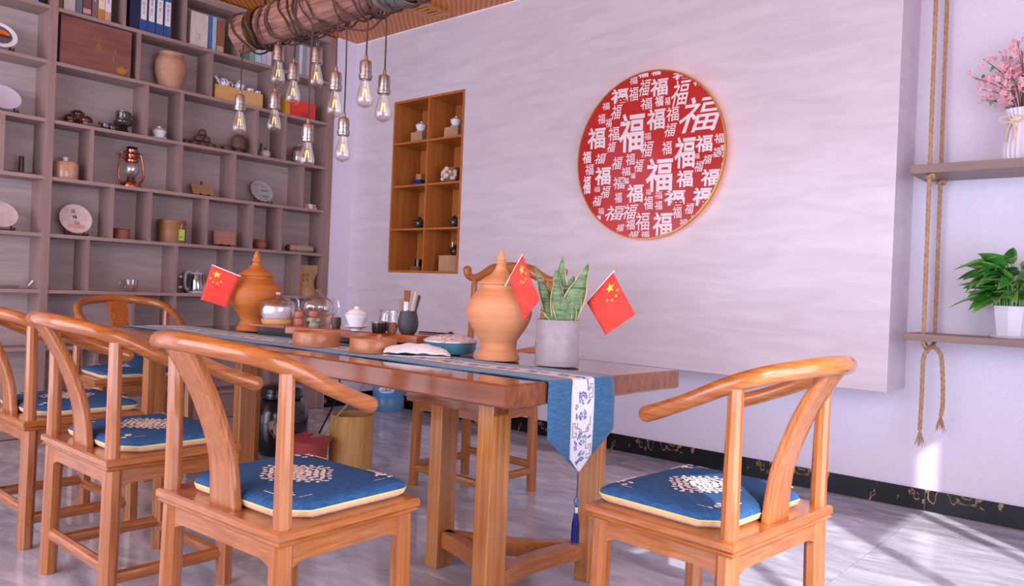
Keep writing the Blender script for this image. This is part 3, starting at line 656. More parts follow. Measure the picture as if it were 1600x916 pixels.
lt('glass_cup', 'small flared clear glass fairness cup beside the clay pets', 'cup', 508, 509, Z, [('body', GLASS, [(8, 0), (9, 4), (12, 13), (15, 20)], 's')])
lt('tea_cup', 'small dark brown barrel cup between the glass cup and the gaiwan', 'cup', 525, 512, Z, [('body', pm('dark_ribbed', '4a362c', '6a5040', (90, 90, 6), .5), [(6.5, 0), (7.8, 8), (7.2, 16)], 's')])
lt('gaiwan', 'white lidded gaiwan on a saucer on the tea tray', 'tea bowl', 556, 517, Z, [('saucer', WHITE, [(0, 0), (8, 0), (8.5, 3), (18, 7), (18, 8), (0, 5)], 'l'), ('bowl', WHITE, [(8, 5.5), (12, 9), (16, 18), (18.5, 26), (17, 26.5)], 's'), ('lid', WHITE, [(17.5, 26.8), (13, 31), (6, 34), (4, 35), (4, 37), (3, 38), (0, 38)], 'l')])
lt('tea_strainer', 'black metal strainer cup with a silver rim beside the gaiwan', 'strainer', 592, 521, Z, [('cup', BLACK, [(0, 0), (10, 0), (11.5, 6), (12, 16), (0, 16)], 'l'), ('rim', STEEL, [(0, 16.2), (12.5, 16.2), (12.8, 18.5), (0, 19.5)], 'l')])
lt('tea_cup', 'brown clay cup between the strainer and the grey brush pot', 'cup', 612, 521, Z, [('body', CLAY, [(6, 0), (8.5, 6), (8.5, 12), (6.5, 17)], 's')])
lt('glass_pitcher', 'clear glass pitcher behind the tea strainer', 'pitcher', 607, 515, Z, [('body', GLASS, [(10, 0), (14, 8), (15, 16), (13, 25), (15, 31)], 's')])
bp_, k = lt('brush_pot', 'dark grey rounded pot holding tea tools', 'pot', 637, 522, Z, [('body', pm('slate_grey', '3b3c40', '4a4b50', rough=.55), [(10, 0), (13, 3), (16, 11), (16, 20), (14, 29), (12.5, 36)], 's')])
BP = Vector(bp_.location)
def tool(nm, lab, dx, dy, tx, tz, parts, d=0):
    t = thing(nm, lab, 'tea tool', BP+rt*(dx*k)+Vector((0, 0, 4*k)))
    ax = (rt*(tx*k)+Vector((0, d, tz*k))).normalized(); L_ = hypot(tx, tz)*k
    for pn, mt, a, b_, r0, r1, sq in parts: MB().tube([ax*(L_*a), ax*(L_*b_)], [r0*k, r1*k], 8, sq=sq, up=(-rt.y, rt.x, 0)).build(pn, mt, t)
LW = pm('light_tool_wood', '9a6a44', 'b07d55', (30, 30, 6), .5); BR = pm('bristle_brown', '7d4a20', '96602c', (120, 120, 6), .8)
tool('tea_brush', 'flat brush with brown bristles standing in the grey pot', -5, 0, 2, 64, [('handle', STEEL, 0, .72, 3, 4, .4), ('bristles', BR, .72, 1, 4.2, 5, .5)])
tool('tea_scoop', 'brown wooden tea scoop standing in the grey pot', -8, 0, -5, 50, [('handle', LW, 0, 1, 1.6, 2.4, .6)])
tool('tea_tongs', 'pale bamboo tea tongs standing in the grey pot', 0, 0, 10, 62, [('blade', pm('pale_bamboo', 'c4a68a', 'd2b69c', rough=.5), 0, 1, 1.3, 2, .5)])
tool('tea_pick', 'brown tea pick with a forked end in the grey pot', 3, 0, 16, 55, [('handle', LW, 0, 1, 1.4, 2, .6)], .01)
tool('tea_needle', 'dark tea needle leaning in the grey pot', 5, 0, 8, 58, [('handle', DARKW, 0, 1, 1.2, 2.2, .6)], -.01)
MB().tube([(0, 0, 0), (at_z(711, 522, TT+.008)-at_z(655, 518, TT+.008))], [.003, .0035], 8).build('incense_stick', DARKW, None); o = bpy.data.objects['incense_stick']; o.location = at_z(655, 518, TT+.006); o.location.z = TT+.0042
tag(o, 'thin dark rod lying on the tea tray behind the blue lidded dish', 'rod')
# bamboo round boxes, cloth, enamel dish
BX = pm('bamboo_box', 'a8663e', 'bb7a50', (6, 6, 30), .35, coat=.2)
def rbox(lab, px, py, knob):
    t, k = lt('round_box', lab, 'box', px, py, TZ1+.0052, [('body', BX, [(0, 0), (36, 0), (36.5, 2), (36.5, 20), (35, 22), (33, 20.5), (33, 18), (0, 18)], 'l')], 'shallow round bamboo boxes on the runner', n=40)
    if knob: MB().lathe([(0, 18*k), (4*k, 18*k), (4.5*k, 24*k), (3*k, 27*k), (0, 27*k)], 12, TR(.02, -.01, 0)).build('tea_knob', PINK, t)
rbox('shallow round bamboo box in front of the tea pets', 494, 540, False); rbox('shallow round bamboo box next to the folded white cloth', 583, 550, True)
P = at_z(703, 551, TZ1+.005)
lt('enamel_dish', 'blue round dish with a white patterned lid beside the terracotta jar', 'dish', 703, 551, TZ1+.0052, [('body', pm('teal_blue', '3f7f98', '5596ae', rough=.25, coat=.4), [(0, 0), (36, 0), (40, 6), (41, 16), (40, 17), (0, 17)], 'l'), ('lid', pm('patterned_white', 'c8b0a4', 'ece4e6', (60, 60, 60), .25, lo=.40, hi=.5), [(42, 17.2), (42, 19.5), (30, 25), (12, 28), (0, 29)], 'l'), ('handle', BLACK, [(0, 29), (3, 29), (4, 32), (0, 33)], 'l')], n=36)
CLO = pm('white_cloth', 'd8d2d4', 'e6e1e3', (60, 60, 60), .85); cl = thing('folded_cloth', 'folded white cloth with a dark lining lying on the runner', 'cloth', at_z(652, 557, TZ1+.005)); cl.location.z = TZ1+.0056
CL_ = cl.location; k = mpp(CL_); fd = Vector((FW.x, FW.y, 0)).normalized()
def drape(zf, n=14, m=8, x0=-52, x1=52, y0=-.035, y1=.055):
    rows = []
    for j in range(m+1):
        v = j/m; rows.append([rt*((x0+(x1-x0)*i/n)*k*(1-.25*abs(i/n-.35)*(v > .5)))+fd*(y0+(y1-y0)*v)+Vector((0, 0, zf(i/n, v))) for i in range(n+1)])
    return MB().grid(rows)
drape(lambda u, v: .002).build('bottom_fold', CLO, cl, 60, solid=.002)
drape(lambda u, v: .006+.004*sin(u*6), x0=-48, x1=-4, y0=-.034).build('lining', pm('dark_lining', '25304a', '334060', rough=.85), cl, 60, solid=.002)
drape(lambda u, v: .009+.036*max(0, sin(pi*min(1, .06+u*.94)))**.5*sin(pi*min(.62, .04+.7*v))+.002*sin(u*23), x0=-51, x1=52).build('top_fold', CLO, cl, 60, solid=.002)

# ------------------------------------------------------------------ round fu panel
CYc, CZc, CR = 2.36*1.02, 1.805*1.02, .486*1.02+.001
fu = thing('wall_plaque', 'round red wall panel covered in white fu characters with a gold rim', 'wall art', (XS-.03, CYc, CZc))
RED = pm('panel_red', 'b5201f', 'bd2624', (3, 3, 3), .18, coat=.5)
ML = RY(-pi/2)                                    # local z -> -x (into the room)
MB().lathe([(0, 0), (CR-.008, 0), (CR-.008, .016), (0, .016)], 96, ML).build('disc', RED, fu, 30)
MB().lathe([(CR-.008, 0), (CR, 0), (CR, .022), (CR-.008, .022)], 96, ML, closed=True).build('rim', pm('gold_rim', 'b98a45', 'cc9c55', rough=.3, metal=.7), fu, 30)
MB().lathe([(CR-.05, -.001), (CR-.045, -.001), (CR-.045, -.010), (CR-.05, -.010)], 96, ML, closed=True).build('light_strip', pm('warm_led', 'ffc898', emis='ffb884', es=6), fu, 30)
MB().lathe([(0, -.029), (.12, -.029), (.12, -.0005), (0, -.0005)], 24, ML).build('mount', STEEL, fu, 30)
FUW = pm('fu_white', 'e4d9dc', 'ece2e5', rough=.4)
NG = 64; CG = [((CR-.010)*cos(2*pi*i/NG), (CR-.010)*sin(2*pi*i/NG)) for i in range(NG)]
def clip(poly):
    for i in range(NG):
        a, b_ = CG[i], CG[(i+1) % NG]; out = []
        ins = lambda p: (b_[0]-a[0])*(p[1]-a[1])-(b_[1]-a[1])*(p[0]-a[0]) >= 0
        for j in range(len(poly)):
            p, q = poly[j-1], poly[j]; ip, iq = ins(p), ins(q)
            if ip != iq:
                dp = (b_[0]-a[0])*(p[1]-a[1])-(b_[1]-a[1])*(p[0]-a[0]); dq = (b_[0]-a[0])*(q[1]-a[1])-(b_[1]-a[1])*(q[0]-a[0]); t = dp/(dp-dq)
                out.append((p[0]+(q[0]-p[0])*t, p[1]+(q[1]-p[1])*t))
            if iq: out.append(q)
        poly = out
        if len(poly) < 3: return None
    return poly
FU = [(987, 207, 41, 64, 2), (1095, 178, 66, 58, 3), (1030, 273, 44, 56, 2), (1070, 238, 34, 52, 2), (1035, 350, 32, 39, 2), (1004, 346, 23, 30, 1), (1030, 136, 29, 29, 2), (1025, 186, 30, 35, 2), (1063, 145, 27, 42, 3), (1100, 224, 28, 28, 2), (1124, 216, 16, 16, 1), (1121, 237, 14, 14, 1),
      (1051, 178, 21, 24, 1), (1047, 203, 18, 22, 3), (1030, 158, 14, 17, 2), (1043, 158, 9, 13, 1), (1042, 231, 16, 22, 1), (968, 150, 28, 24, 4), (990, 147, 15, 23, 1), (1007, 137, 17, 27, 3), (990, 126, 13, 12, 1), (1005, 116, 17, 11, 2), (1025, 113, 16, 10, 2), (947, 166, 12, 12, 1), (963, 175, 16, 24, 3),
      (940, 186, 12, 16, 1), (951, 192, 10, 14, 1), (1010, 162, 19, 19, 1), (932, 216, 29, 35, 2), (959, 209, 18, 23, 1), (955, 230, 13, 17, 3), (1012, 213, 11, 12, 0), (1011, 233, 18, 26, 3), (942, 275, 26, 30, 2), (992, 302, 27, 30, 2), (960, 333, 29, 24, 3), (984, 331, 22, 25, 3), (938, 248, 17, 17, 3),
      (964, 255, 16, 21, 3), (985, 249, 15, 19, 1), (921, 265, 14, 18, 1), (978, 268, 15, 14, 1), (998, 259, 14, 21, 3), (967, 286, 19, 20, 1), (966, 309, 12, 17, 1), (933, 296, 10, 9, 0), (946, 300, 14, 20, 3), (933, 314, 14, 17, 3), (939, 330, 10, 11, 0), (985, 351, 15, 17, 1), (969, 356, 12, 12, 3), (1013, 317, 15, 22, 1),
      (917, 246, 14, 20, 2), (917, 289, 12, 30, 2), (1070, 279, 27, 28, 2), (1110, 277, 31, 28, 2), (1054, 309, 34, 26, 4), (1097, 307, 31, 30, 4), (1092, 260, 14, 18, 3), (1105, 249, 15, 15, 3), (1089, 244, 9, 9, 0), (1120, 240, 12, 12, 3), (1029, 305, 12, 13, 0), (1029, 321, 12, 15, 1), (1058, 332, 15, 19, 1), (1077, 326, 14, 18, 3),
      (1068, 348, 13, 12, 1), (1097, 331, 10, 9, 1), (1133, 252, 12, 34, 2), (1129, 231, 8, 10, 2), (1065, 117, 30, 14, 4), (1090, 128, 14, 12, 4), (1008, 366, 14, 10, 1), (990, 366, 16, 10, 3), (1108, 134, 10, 10, 3), (976, 283, 14, 10, 1), (989, 275, 8, 9, 1), (935, 340, 8, 7, 2), (1013, 300, 9, 10, 0), (1083, 341, 8, 10, 1)]
XP = XS-.03-.0168
for (cx, cy, wd, ht, st_) in FU:
    a = at_x(cx-wd/2, cy, XP); b_ = at_x(cx+wd/2, cy, XP); t_ = at_x(cx, cy-ht/2, XP); u_ = at_x(cx, cy+ht/2, XP)
    V, T = text_tris('福', (0, .008, .022, .006, .028)[st_]); sh = .28 if st_ in (3,) else 0
    W_, H_ = (a.y-b_.y)*.95, (t_.z-u_.z)*.95; oy = (a.y+b_.y)/2-CYc; oz = (t_.z+u_.z)/2-CZc
    pts = [(oy-(x+sh*y)*W_, oz+y*H_) for x, y in V]; mb = MB()
    far = max(hypot(*p) for p in pts) if pts else 0
    for tri in T:
        poly = [pts[i] for i in tri][::-1]
        ar = (poly[1][0]-poly[0][0])*(poly[2][1]-poly[0][1])-(poly[2][0]-poly[0][0])*(poly[1][1]-poly[0][1])
        if far > CR-.012: poly = clip(poly)
        if poly: mb.add([(-.0168, y, z) for y, z in poly], [tuple(range(len(poly)))])
    if mb.v: mb.build('character', FUW, fu, 0)

# ------------------------------------------------------------------ rope shelf
SHW = wood('shelf_board', '7b6660', '92796f', 'y', .45, 0, 40, 3)
rs = thing('rope_shelf', 'two brown wall boards slung on knotted jute ropes', 'shelf', (0, 0, 0))
ROPE = pm('jute_rope', 'a8825f', 'c29a74', (60, 60, 60), .9, bump=.4)
ZU, ZL = 1.647, .858
for z, th in ((ZU, .042), (ZL, .033)): MB().box((4.02, -.05, z), (XW-.001, 1.0, z+th)).build('board', SHW, rs, 0, bevel=.002)
def rope(path, r=.0095, n=None, turns=34):
    mb = MB(); P_ = [Vector(p) for p in path]
    for st_ in range(3):
        pts = []; acc = 0
        for i, p in enumerate(P_):
            if i: acc += (p-P_[i-1]).length
            T = (P_[min(i+1, len(P_)-1)]-P_[max(i-1, 0)]).normalized(); A = Vector((1, 0, 0)); A = (A-T*A.dot(T)).normalized(); B = T.cross(A); a = acc*turns*2+st_*2*pi/3
            pts.append(p+A*(r*.5*cos(a))+B*(r*.5*sin(a)))
        mb.tube(pts, r*.6, 6)
    return mb
def sub(a, b_, step=.012):
    a, b_ = Vector(a), Vector(b_); n = max(2, int((b_-a).length/step)); return [a.lerp(b_, i/n) for i in range(n+1)]
YR = .918
for x in (4.05, 4.27): rope(sub((x, YR+.012, ZC-.002), (x, YR, ZL+.028))).build('rope', ROPE, rs, 70)
for x, z in ((4.05, ZU-.012), (4.27, ZU-.012)):
    kn = MB(); kn.tube([(x+.014*cos(a*.6), YR+.014*sin(a*.6), z+.006*sin(a*1.2)) for a in range(12)], .009, 8); kn.build('knot', ROPE, rs, 70)
kx = 4.16
rope(catmull([(4.05, YR, ZL+.02), (4.06, YR, ZL-.02), (kx, YR-.005, ZL-.035), (4.26, YR, ZL-.02), (4.27, YR, ZL+.02)], 10)).build('rope', ROPE, rs, 70)
kn = MB(); kn.tube([(kx+.026*cos(a*.7), YR+.020*sin(a*.7), ZL-.030-.012*cos(a*1.4)) for a in range(14)], .010, 8); kn.build('knot', ROPE, rs, 70)
def yz(px, py): p = at_x(px, py, kx); return (kx, p.y, p.z)
for pts, seed in (([(1452, 545), (1443, 560), (1441, 600), (1439, 640), (1437, 672)], 1), ([(1460, 542), (1470, 556), (1473, 590), (1473, 630), (1470, 650)], 2)):
    Q = [yz(*p) for p in pts]; rope(catmull(Q, 12)).build('rope_tail', ROPE, rs, 70)
    fy = MB(); rnd = random.Random(seed); e = Vector(Q[-1])
    for i in range(22):
        d = Vector((rnd.uniform(-.02, .02), rnd.uniform(-.022, .022), -rnd.uniform(.05, .085))); fy.tube([e+d*-.15, e+d*.4+Vector((rnd.uniform(-.004, .004), rnd.uniform(-.004, .004), 0)), e+d], [.0025, .0018, .0012], 5)
    fy.build('frayed_end', ROPE, rs, 70)
# pothos in a white pot
P = at_z(1579, 527, ZL+.0335); 
P = Vector((4.16, at_x(1579, 520, 4.16).y, ZL+.0335)); k = mpp(P)
po = thing('potted_pothos', 'bushy green pothos in a white faceted pot on the lower rope shelf', 'plant', P)
WP = pm('white_pot', 'd6cedb', 'e4dde8', rough=.35)
MB().lathe([(0, 0), (28*k, 0), (30*k, 3*k), (29*k, 4*k), (0, 4*k)], 32).build('saucer', WP, po)
MB().lathe([(0, 4.2*k), (26*k, 4.2*k), (33.5*k, 50*k), (31.5*k, 50*k), (31*k, 46*k), (0, 46*k)], 10).build('pot', WP, po, 15)
MB().lathe([(0, 47*k), (31*k, 47*k), (31*k, 45.6*k)], 10).build('soil', MATS['soil'], po)
PL = [pm('pothos_leaf_a', '2f7a2a', '4f9a3c', (30, 30, 30), .3, coat=.3), pm('pothos_leaf_b', '24611f', '3f8a33', (30, 30, 30), .3, coat=.3), pm('pothos_leaf_c', '5a9440', '86b458', (30, 30, 30), .35, coat=.2)]
def leaf_mesh(L_, W_, droop, curl):
    rows = []
    for i in range(9):
        u = i/8; hw = W_*.5*(sin(pi*u**.62))**.8*(1 if u < .999 else 0)+.0002; x = L_*u; z = -droop*L_*u*u
        rows.append([Vector((x, hw*q, z+curl*abs(q)*hw)) for q in (-1, -.5, 0, .5, 1)])
    return MB().grid(rows)
rnd = random.Random(5); stems = MB()
for i in range(70):
    a = rnd.uniform(0, 2*pi); el = rnd.uniform(.15, 1.35); r0 = rnd.uniform(4, 26)*k; ln = rnd.uniform(30, 58)*k
    if i < 22: a = pi/2+rnd.uniform(-1.1, 1.1); el = rnd.uniform(0, 1.0)
    if cos(a) > .15: a = pi-a
    o_ = Vector((r0*cos(a), r0*sin(a), 47*k)); h = rnd.uniform(10, 80)*k*(.5+.5*sin(el)); base = o_+Vector((cos(a)*(14*k)*(1-sin(el)), sin(a)*(14*k)*(1-sin(el)), h))
    stems.tube(catmull([o_, o_+Vector((0, 0, h*.6)), base], 4), 1.1*k, 5)
    lf = leaf_mesh(ln, ln*rnd.uniform(.42, .6), rnd.uniform(.1, .7), .5).build('leaf', PL[i % 3 if i % 5 else 2], po, 60, solid=.0006)
    lf.location = base; lf.rotation_euler = (rnd.uniform(-.5, .5), -el*.55+rnd.uniform(-.2, .2), a+rnd.uniform(-.3, .3))
stems.build('stems', PL[2], po)
# ribbed vase with pink blossom
P = Vector((4.15, at_x(1596, 246, 4.15).y, ZU+.0425)); k = mpp(P)
va = thing('flower_vase', 'white ribbed vase of pink blossom branches on the upper rope shelf', 'vase', P)
n = 48; mb = MB(); prof = [(24, 0), (27, 8), (27, 20), (24, 42), (20, 56), (19, 62), (21, 70), (25, 82), (24, 82)]
vs = []; fs = []
for r, z in prof:
    for i in range(n): q = r*(1+.035*(1 if i % 2 else -1)); vs.append((q*k*cos(2*pi*i/n), q*k*sin(2*pi*i/n), z*k))
for j in range(len(prof)-1):
    for i in range(n): fs.append((j*n+i, j*n+(i+1) % n, (j+1)*n+(i+1) % n, (j+1)*n+i))
fs.append(tuple(range(n-1, -1, -1)))
mb.add(vs, fs).build('vase', pm('vase_white', 'dcd4e2', 'e8e1ec', rough=.3), va, 20)
RB_ = pm('cream_ribbon', 'dcc5a8', 'e8d4ba', rough=.6, sheen=.2); rb = MB()
rb.lathe([(20.6*k, 58*k), (20.8*k, 60*k), (20.6*k, 66*k)], 32)
bo = Vector((-19*k, 12*k, 62*k))
for s_ in (-1, 1):
    rb.tube(catmull([bo, bo+Vector((-4*k, s_*6*k, 7*k)), bo+Vector((-3*k, s_*16*k, 4*k)), bo+Vector((-4*k, s_*9*k, -2*k)), bo], 5), 2.2*k, 6, sq=.35)
    rb.tube(catmull([bo, bo+Vector((-5*k, s_*5*k, -12*k)), bo+Vector((-7*k, s_*7*k, -32*k))], 5), 2.6*k, 6, sq=.3)
rb.build('ribbon', RB_, va)
BRN = pm('branch_brown', '5a2f2c', '6e3d38', rough=.7); BLO = pm('blossom_pink', 'e6a2ae', 'f4c0c8', (90, 90, 90), .6); BLW = pm('blossom_centre', 'fbeaf0', 'fff4f6', rough=.5); LGN = pm('blossom_leaf', '4f9a62', '6cb07c', rough=.5)
rnd = random.Random(9); tips = []
for (dx, dz) in ((-72, 66), (-62, 44), (-56, 92), (-38, 108), (-30, 80), (-18, 70), (-14, 122), (-4, 96), (10, 112), (22, 84), (34, 70), (-48, 60), (-60, 26), (30, 100)):
    tip = Vector((rnd.uniform(-16, 16)*k, -dx*k, (82+dz*.93)*k)); mid = Vector((tip.x*.4, tip.y*.35, (82+dz*.5)*k)); C_ = catmull([Vector((0, -dx*.08*k, 70*k)), mid, tip], 6)
    MB().tube(C_, [1.1*k, .5*k], 5).build('branch', BRN, va); tips.append(C_)
b0 = None; l0 = None
for C_ in tips:
    for i in range(20):
        p = C_[int(len(C_)*.45)+rnd.randrange(int(len(C_)*.55))]+Vector((rnd.uniform(-9, 9), rnd.uniform(-10, 10), rnd.uniform(-9, 9)))*k
        if b0 is None:
            mb = MB()
            for q in range(5):
                a = q*2*pi/5; mb.add([(0, 0, 0), (cos(a-.55)*4.2*k, sin(a-.55)*4.2*k, 1.4*k), (cos(a)*5.8*k, sin(a)*5.8*k, .8*k), (cos(a+.55)*4.2*k, sin(a+.55)*4.2*k, 1.4*k)], [(0, 1, 2, 3)])
            b0 = mb.build('blossom', BLO, va, 0); o = b0; cc = MB().sphere((0, 0, 1.0*k), .9*k, 6).build('centre', BLW, b0)
        else:
            o = lk(b0, 'blossom', va); lk(cc, 'centre', o)
        o.location = p; o.rotation_euler = (rnd.uniform(-2.2, -.2), rnd.uniform(-1.6, .2), rnd.uniform(0, 6))
    for i in range(2):
        p = C_[int(len(C_)*.4)+rnd.randrange(int(len(C_)*.5))]+Vector((rnd.uniform(-5, 5), rnd.uniform(-5, 5), rnd.uniform(-5, 5)))*k
        if l0 is None: l0 = leaf_mesh(11*k, 6*k, .3, .3).build('leaf', LGN, va, 60); o = l0
        else: o = lk(l0, 'leaf', va)
        o.location = p; o.rotation_euler = (rnd.uniform(-1, 1), rnd.uniform(-1, 1), rnd.uniform(0, 6))

# ------------------------------------------------------------------ log pendant lamp
LX = 1.93
e0 = at_x(381, 52, LX)
lp = thing('log_pendant_lamp', 'weathered log pendant lamp wound with black cords and bare filament bulbs', 'lamp', (LX, 0, 0))
LOGM = pm('weathered_log', '5a362c', '9c6e5e', (70, 5, 70), .85, bump=1.0, detail=8, dist=1.0, lo=.3, hi=.68)
rnd = random.Random(4); rows = []; NL = 22; Y0, Y1 = e0.y, 1.55; LZ = e0.z-.008; LRAD = .082
for j in range(40):
    y = Y0+(Y1-Y0)*j/39; row = []
    for i in range(NL):
        a = 2*pi*i/NL; r = LRAD*(1+.05*sin(3*a+.7)+.035*sin(5*a+y*3)+.02*sin(9*a-y*7)+rnd.uniform(-.012, .012)); row.append((r*cos(a), y, LZ+r*sin(a)))
    rows.append(row)
vs = [p for r in rows for p in r]; fs = [(j*NL+i, j*NL+(i+1) % NL, (j+1)*NL+(i+1) % NL, (j+1)*NL+i) for j in range(39) for i in range(NL)]+[tuple(range(NL)), tuple(39*NL+i for i in range(NL-1, -1, -1))]
MB().add(vs, fs).build('log', LOGM, lp, 50)
IRON = pm('dark_iron', '2a2220', '3c302b', (30, 30, 30), .4, metal=.7); CORD = pm('brown_cord', '3c231f', '52332d', rough=.7)
def clamp(y, wd, m_):
    MB().lathe([(LRAD*1.09, -wd/2), (LRAD*1.14, -wd/2), (LRAD*1.14, wd/2), (LRAD*1.09, wd/2)], 28, TR(0, y, LZ) @ RX(pi/2), closed=True).build('clamp', m_, lp, 40)
    MB().tube([(0, y, LZ+LRAD), (0, y, ZC-.002)], .006, 8).build('hanger_rod', IRON, lp)
    MB().lathe([(0, -.012), (.03, -.012), (.035, -.001), (0, -.001)], 16, TR(0, y, ZC)).build('ceiling_plate', IRON, lp)
yb = at_x(412, 50, LX).y; clamp(yb, .07, pm('brass_bracket', '3a2c1c', '6a5232', (30, 30, 30), .3, metal=.8)); yg = at_x(618, 8, LX).y; clamp(yg, .14, pm('grey_clamp', '6d6f6c', '83857f', rough=.5, metal=.4))
rnd = random.Random(21)
for q in range(7):
    ya = Y0+(Y1-Y0)*(.02+.09*q); pts = []; a = rnd.uniform(0, 6); y = ya; tn = rnd.choice((2, 3))
    for i in range(tn*16+8):
        a += 2*pi/16; y += rnd.uniform(-.002, .014)*(-1); r = LRAD*(1.09+.05*sin(i*.7+q)); sag = .02 if sin(a) < -.6 else 0
        pts.append((r*cos(a), y+.035*sin(i*.5+q*2), LZ+r*sin(a)-sag*abs(sin(i*.9+q))))
    MB().tube(catmull(pts, 2), .0042, 6).build('cord_winding', CORD, lp)
MB().tube(catmull([(.02, at_x(522, 30, LX).y, LZ-LRAD*1.05), (.05, at_x(545, 45, LX).y, LZ-LRAD*1.4), (.05, at_x(565, 42, LX).y, LZ-LRAD*1.5), (.06, at_x(580, 25, LX).y, LZ-LRAD*1.05)], 6), .004, 6).build('cord_winding', CORD, lp)
SOC = pm('antique_brass_socket', '9a908a', 'b8afa8', (6, 6, 60), .24, metal=.95); FIL = pm('filament', 'ffcf80', emis='ffbe66', es=1.6)
first = None
for bx, st_, bb_, dx in ((375.6, 150, 212, -.05), (436, 72, 140, .0), (430, 147, 208, .04), (459.6, 101, 168, .02), (495.5, 75, 138, .05), (481.7, 196, 260, -.03), (525, 115, 180, -.04), (537.6, 186, 252, .05), (572, 97, 172, -.02), (601, 120, 189, .05)):
    P = at_x(bx, st_, LX+dx); k = .00262
    P = Vector((P.x-LX, P.y, P.z)); ub = LZ-LRAD*.9
    if first is None:
        s_ = MB().lathe([(0, 10*k), (2.5*k, 10*k), (3*k, 3*k), (8*k, 1*k), (8.8*k, -1*k), (8.8*k, -8*k), (9.3*k, -8.5*k), (9.3*k, -10*k), (8.8*k, -10.5*k), (8.8*k, -19*k), (10.2*k, -19.5*k), (10.2*k, -22*k), (9.6*k, -23*k), (9.6*k, -26*k), (7.5*k, -27*k), (0, -27*k)], 20).build('socket', SOC, lp, 30)
        b_ = MB().lathe([(6*k, -24*k), (6.2*k, -29*k), (8.6*k, -38*k), (11*k, -48*k), (12.2*k, -55*k), (12*k, -60*k), (9.5*k, -64.5*k), (5*k, -67*k), (1.2*k, -68.5*k), (0, -69*k)], 20).build('bulb', BULBG, lp, 60)
        f = MB()
        for i in range(4): a = i*pi/2+.4; f.tube([(1.6*k*cos(a), 1.6*k*sin(a), -40*k), (3.6*k*cos(a), 3.6*k*sin(a), -52*k)], .55*k, 6)
        fi = f.build('filament', FIL, b_); stm = MB().tube([(0, 0, -27*k), (0, 0, -38*k)], [1.8*k, 1.0*k], 8).build('glass_stem', GLASS, b_)
        first = (s_, b_, fi, stm); A = first
    else:
        A = (lk(first[0], 'socket', lp), lk(first[1], 'bulb', lp)); lk(first[2], 'filament', A[1]); lk(first[3], 'glass_stem', A[1])
    A[0].location = P; A[1].location = P
    sw = rnd.uniform(-.006, .006)
    MB().tube(catmull([(P.x*.9, P.y, ub), (P.x+sw, P.y+sw, (ub+P.z)/2+.02), (P.x, P.y, P.z+9*k)], 5), .0034, 6).build('cord', CORD, lp)

# ------------------------------------------------------------------ things on the floor behind the table
def lf(name, label, cat, X, Y, parts, n=32, z=.0006):
    t = thing(name, label, cat, (X, Y, z))
    for nm, mt, prof, kind in parts: (MB().shell(prof, .003, n) if kind == 's' else MB().lathe(prof, n)).build(nm, mt, t, 45)
    return t
P = at_z(430, 716, 0)
BJ = pm('black_ceramic', '17161a', '26252a', rough=.22, coat=.4)
bj = lf('black_urn', 'black lidded ceramic urn with painted lotus buds under the table', 'urn', 2.60, 4.0, [('body', BJ, [(0, 0), (.115, 0), (.145, .04), (.16, .14), (.158, .24), (.13, .31), (.10, .33)], 'l'), ('lid', BJ, [(.125, .331), (.128, .345), (.125, .36), (.12, .362), (.12, .385), (.10, .40), (.05, .412), (0, .415)], 'l')])
PT = pm('painted_bud', 'b58a78', 'c89c88', rough=.5)
for i, (da, z, r) in enumerate(((-.32, .19, .022), (-.12, .165, .028), (.08, .13, .022))):
    a = math.atan2(-4.0, -2.60)+da; mb = MB(); pts = []
    nb = 12
    for j in range(nb):
        t = 2*pi*j/nb; pts.append((sin(t)*r*.7*(1-.25*cos(t)), cos(t)*r*1.25))
    mb.add([(.1605*cos(a+u/.16), .1605*sin(a+u/.16), z+v) for u, v in pts], [tuple(range(nb))]); mb.tube([(.161*cos(a+q*.05-.05), .161*sin(a+q*.05-.05), z-r*1.2-.012*q) for q in range(5)], .002, 5); mb.build('lotus_bud', PT, bj, 0)
PLR = pm('red_plastic', 'b04440', 'c25450', rough=.3, spec=.6)
P = at_z(487, 738, 0)
rbk = lf('waste_bucket', 'red plastic tea waste bucket with lid and drain hose under the table', 'bucket', 2.375, 3.40, [('body', PLR, [(0, 0), (.088, 0), (.098, .10), (.105, .185), (.112, .187), (.112, .197), (0, .197)], 'l'), ('lid', PLR, [(0, .1975), (.122, .1975), (.124, .205), (.118, .211), (.095, .2125), (.09, .218), (.04, .226), (0, .228)], 'l'), ('knob', PLR, [(0, .228), (.025, .228), (.028, .236), (0, .24)], 'l')])
MB().tube(catmull([(-.105, .045, .195), (-.128, .052, .16), (-.122, .05, .125)], 5), .008, 8, sq=.5).build('handle', PLR, rbk)
HOSE = pm('clear_hose', 'b09468', 'c2a87e', rough=.35, alpha=.8)
MB().tube(catmull([(.07, -.03, .215), (.11, -.10, .33), (.17, -.2, .47), (.19, -.28, .60), (.17, -.32, .6865)], 6), .0055, 8).build('drain_hose', HOSE, rbk)
BAM = wood('bamboo_bin', 'c08a48', 'd8a660', 'z', .4, .2, 50, 4)
P = at_z(550, 742, 0)
lf('bamboo_bin', 'tall bamboo cylinder bin with an open top beside the red bucket', 'bin', 2.625, 3.36, [('body', BAM, [(.114, 0), (.117, .16), (.115, .315)], 's')])
bt = lf('water_bottle', 'large blue water bottle with a round label in the room corner', 'bottle', 4.155, 4.86, [
    ('body', pm('blue_bottle', '6fa8d4', '86b8de', rough=.12, alpha=.6), [(0, 0), (.12, 0), (.13, .02), (.13, .10), (.125, .11), (.13, .12), (.13, .30), (.12, .34), (.06, .40), (.03, .42), (.028, .46), (0, .46)], 'l'),
    ('water', pm('blue_water', '3f84b8', '4f94c4', rough=.1, trans=0), [(0, .003), (.122, .003), (.126, .02), (.126, .075), (0, .075)], 'l')])
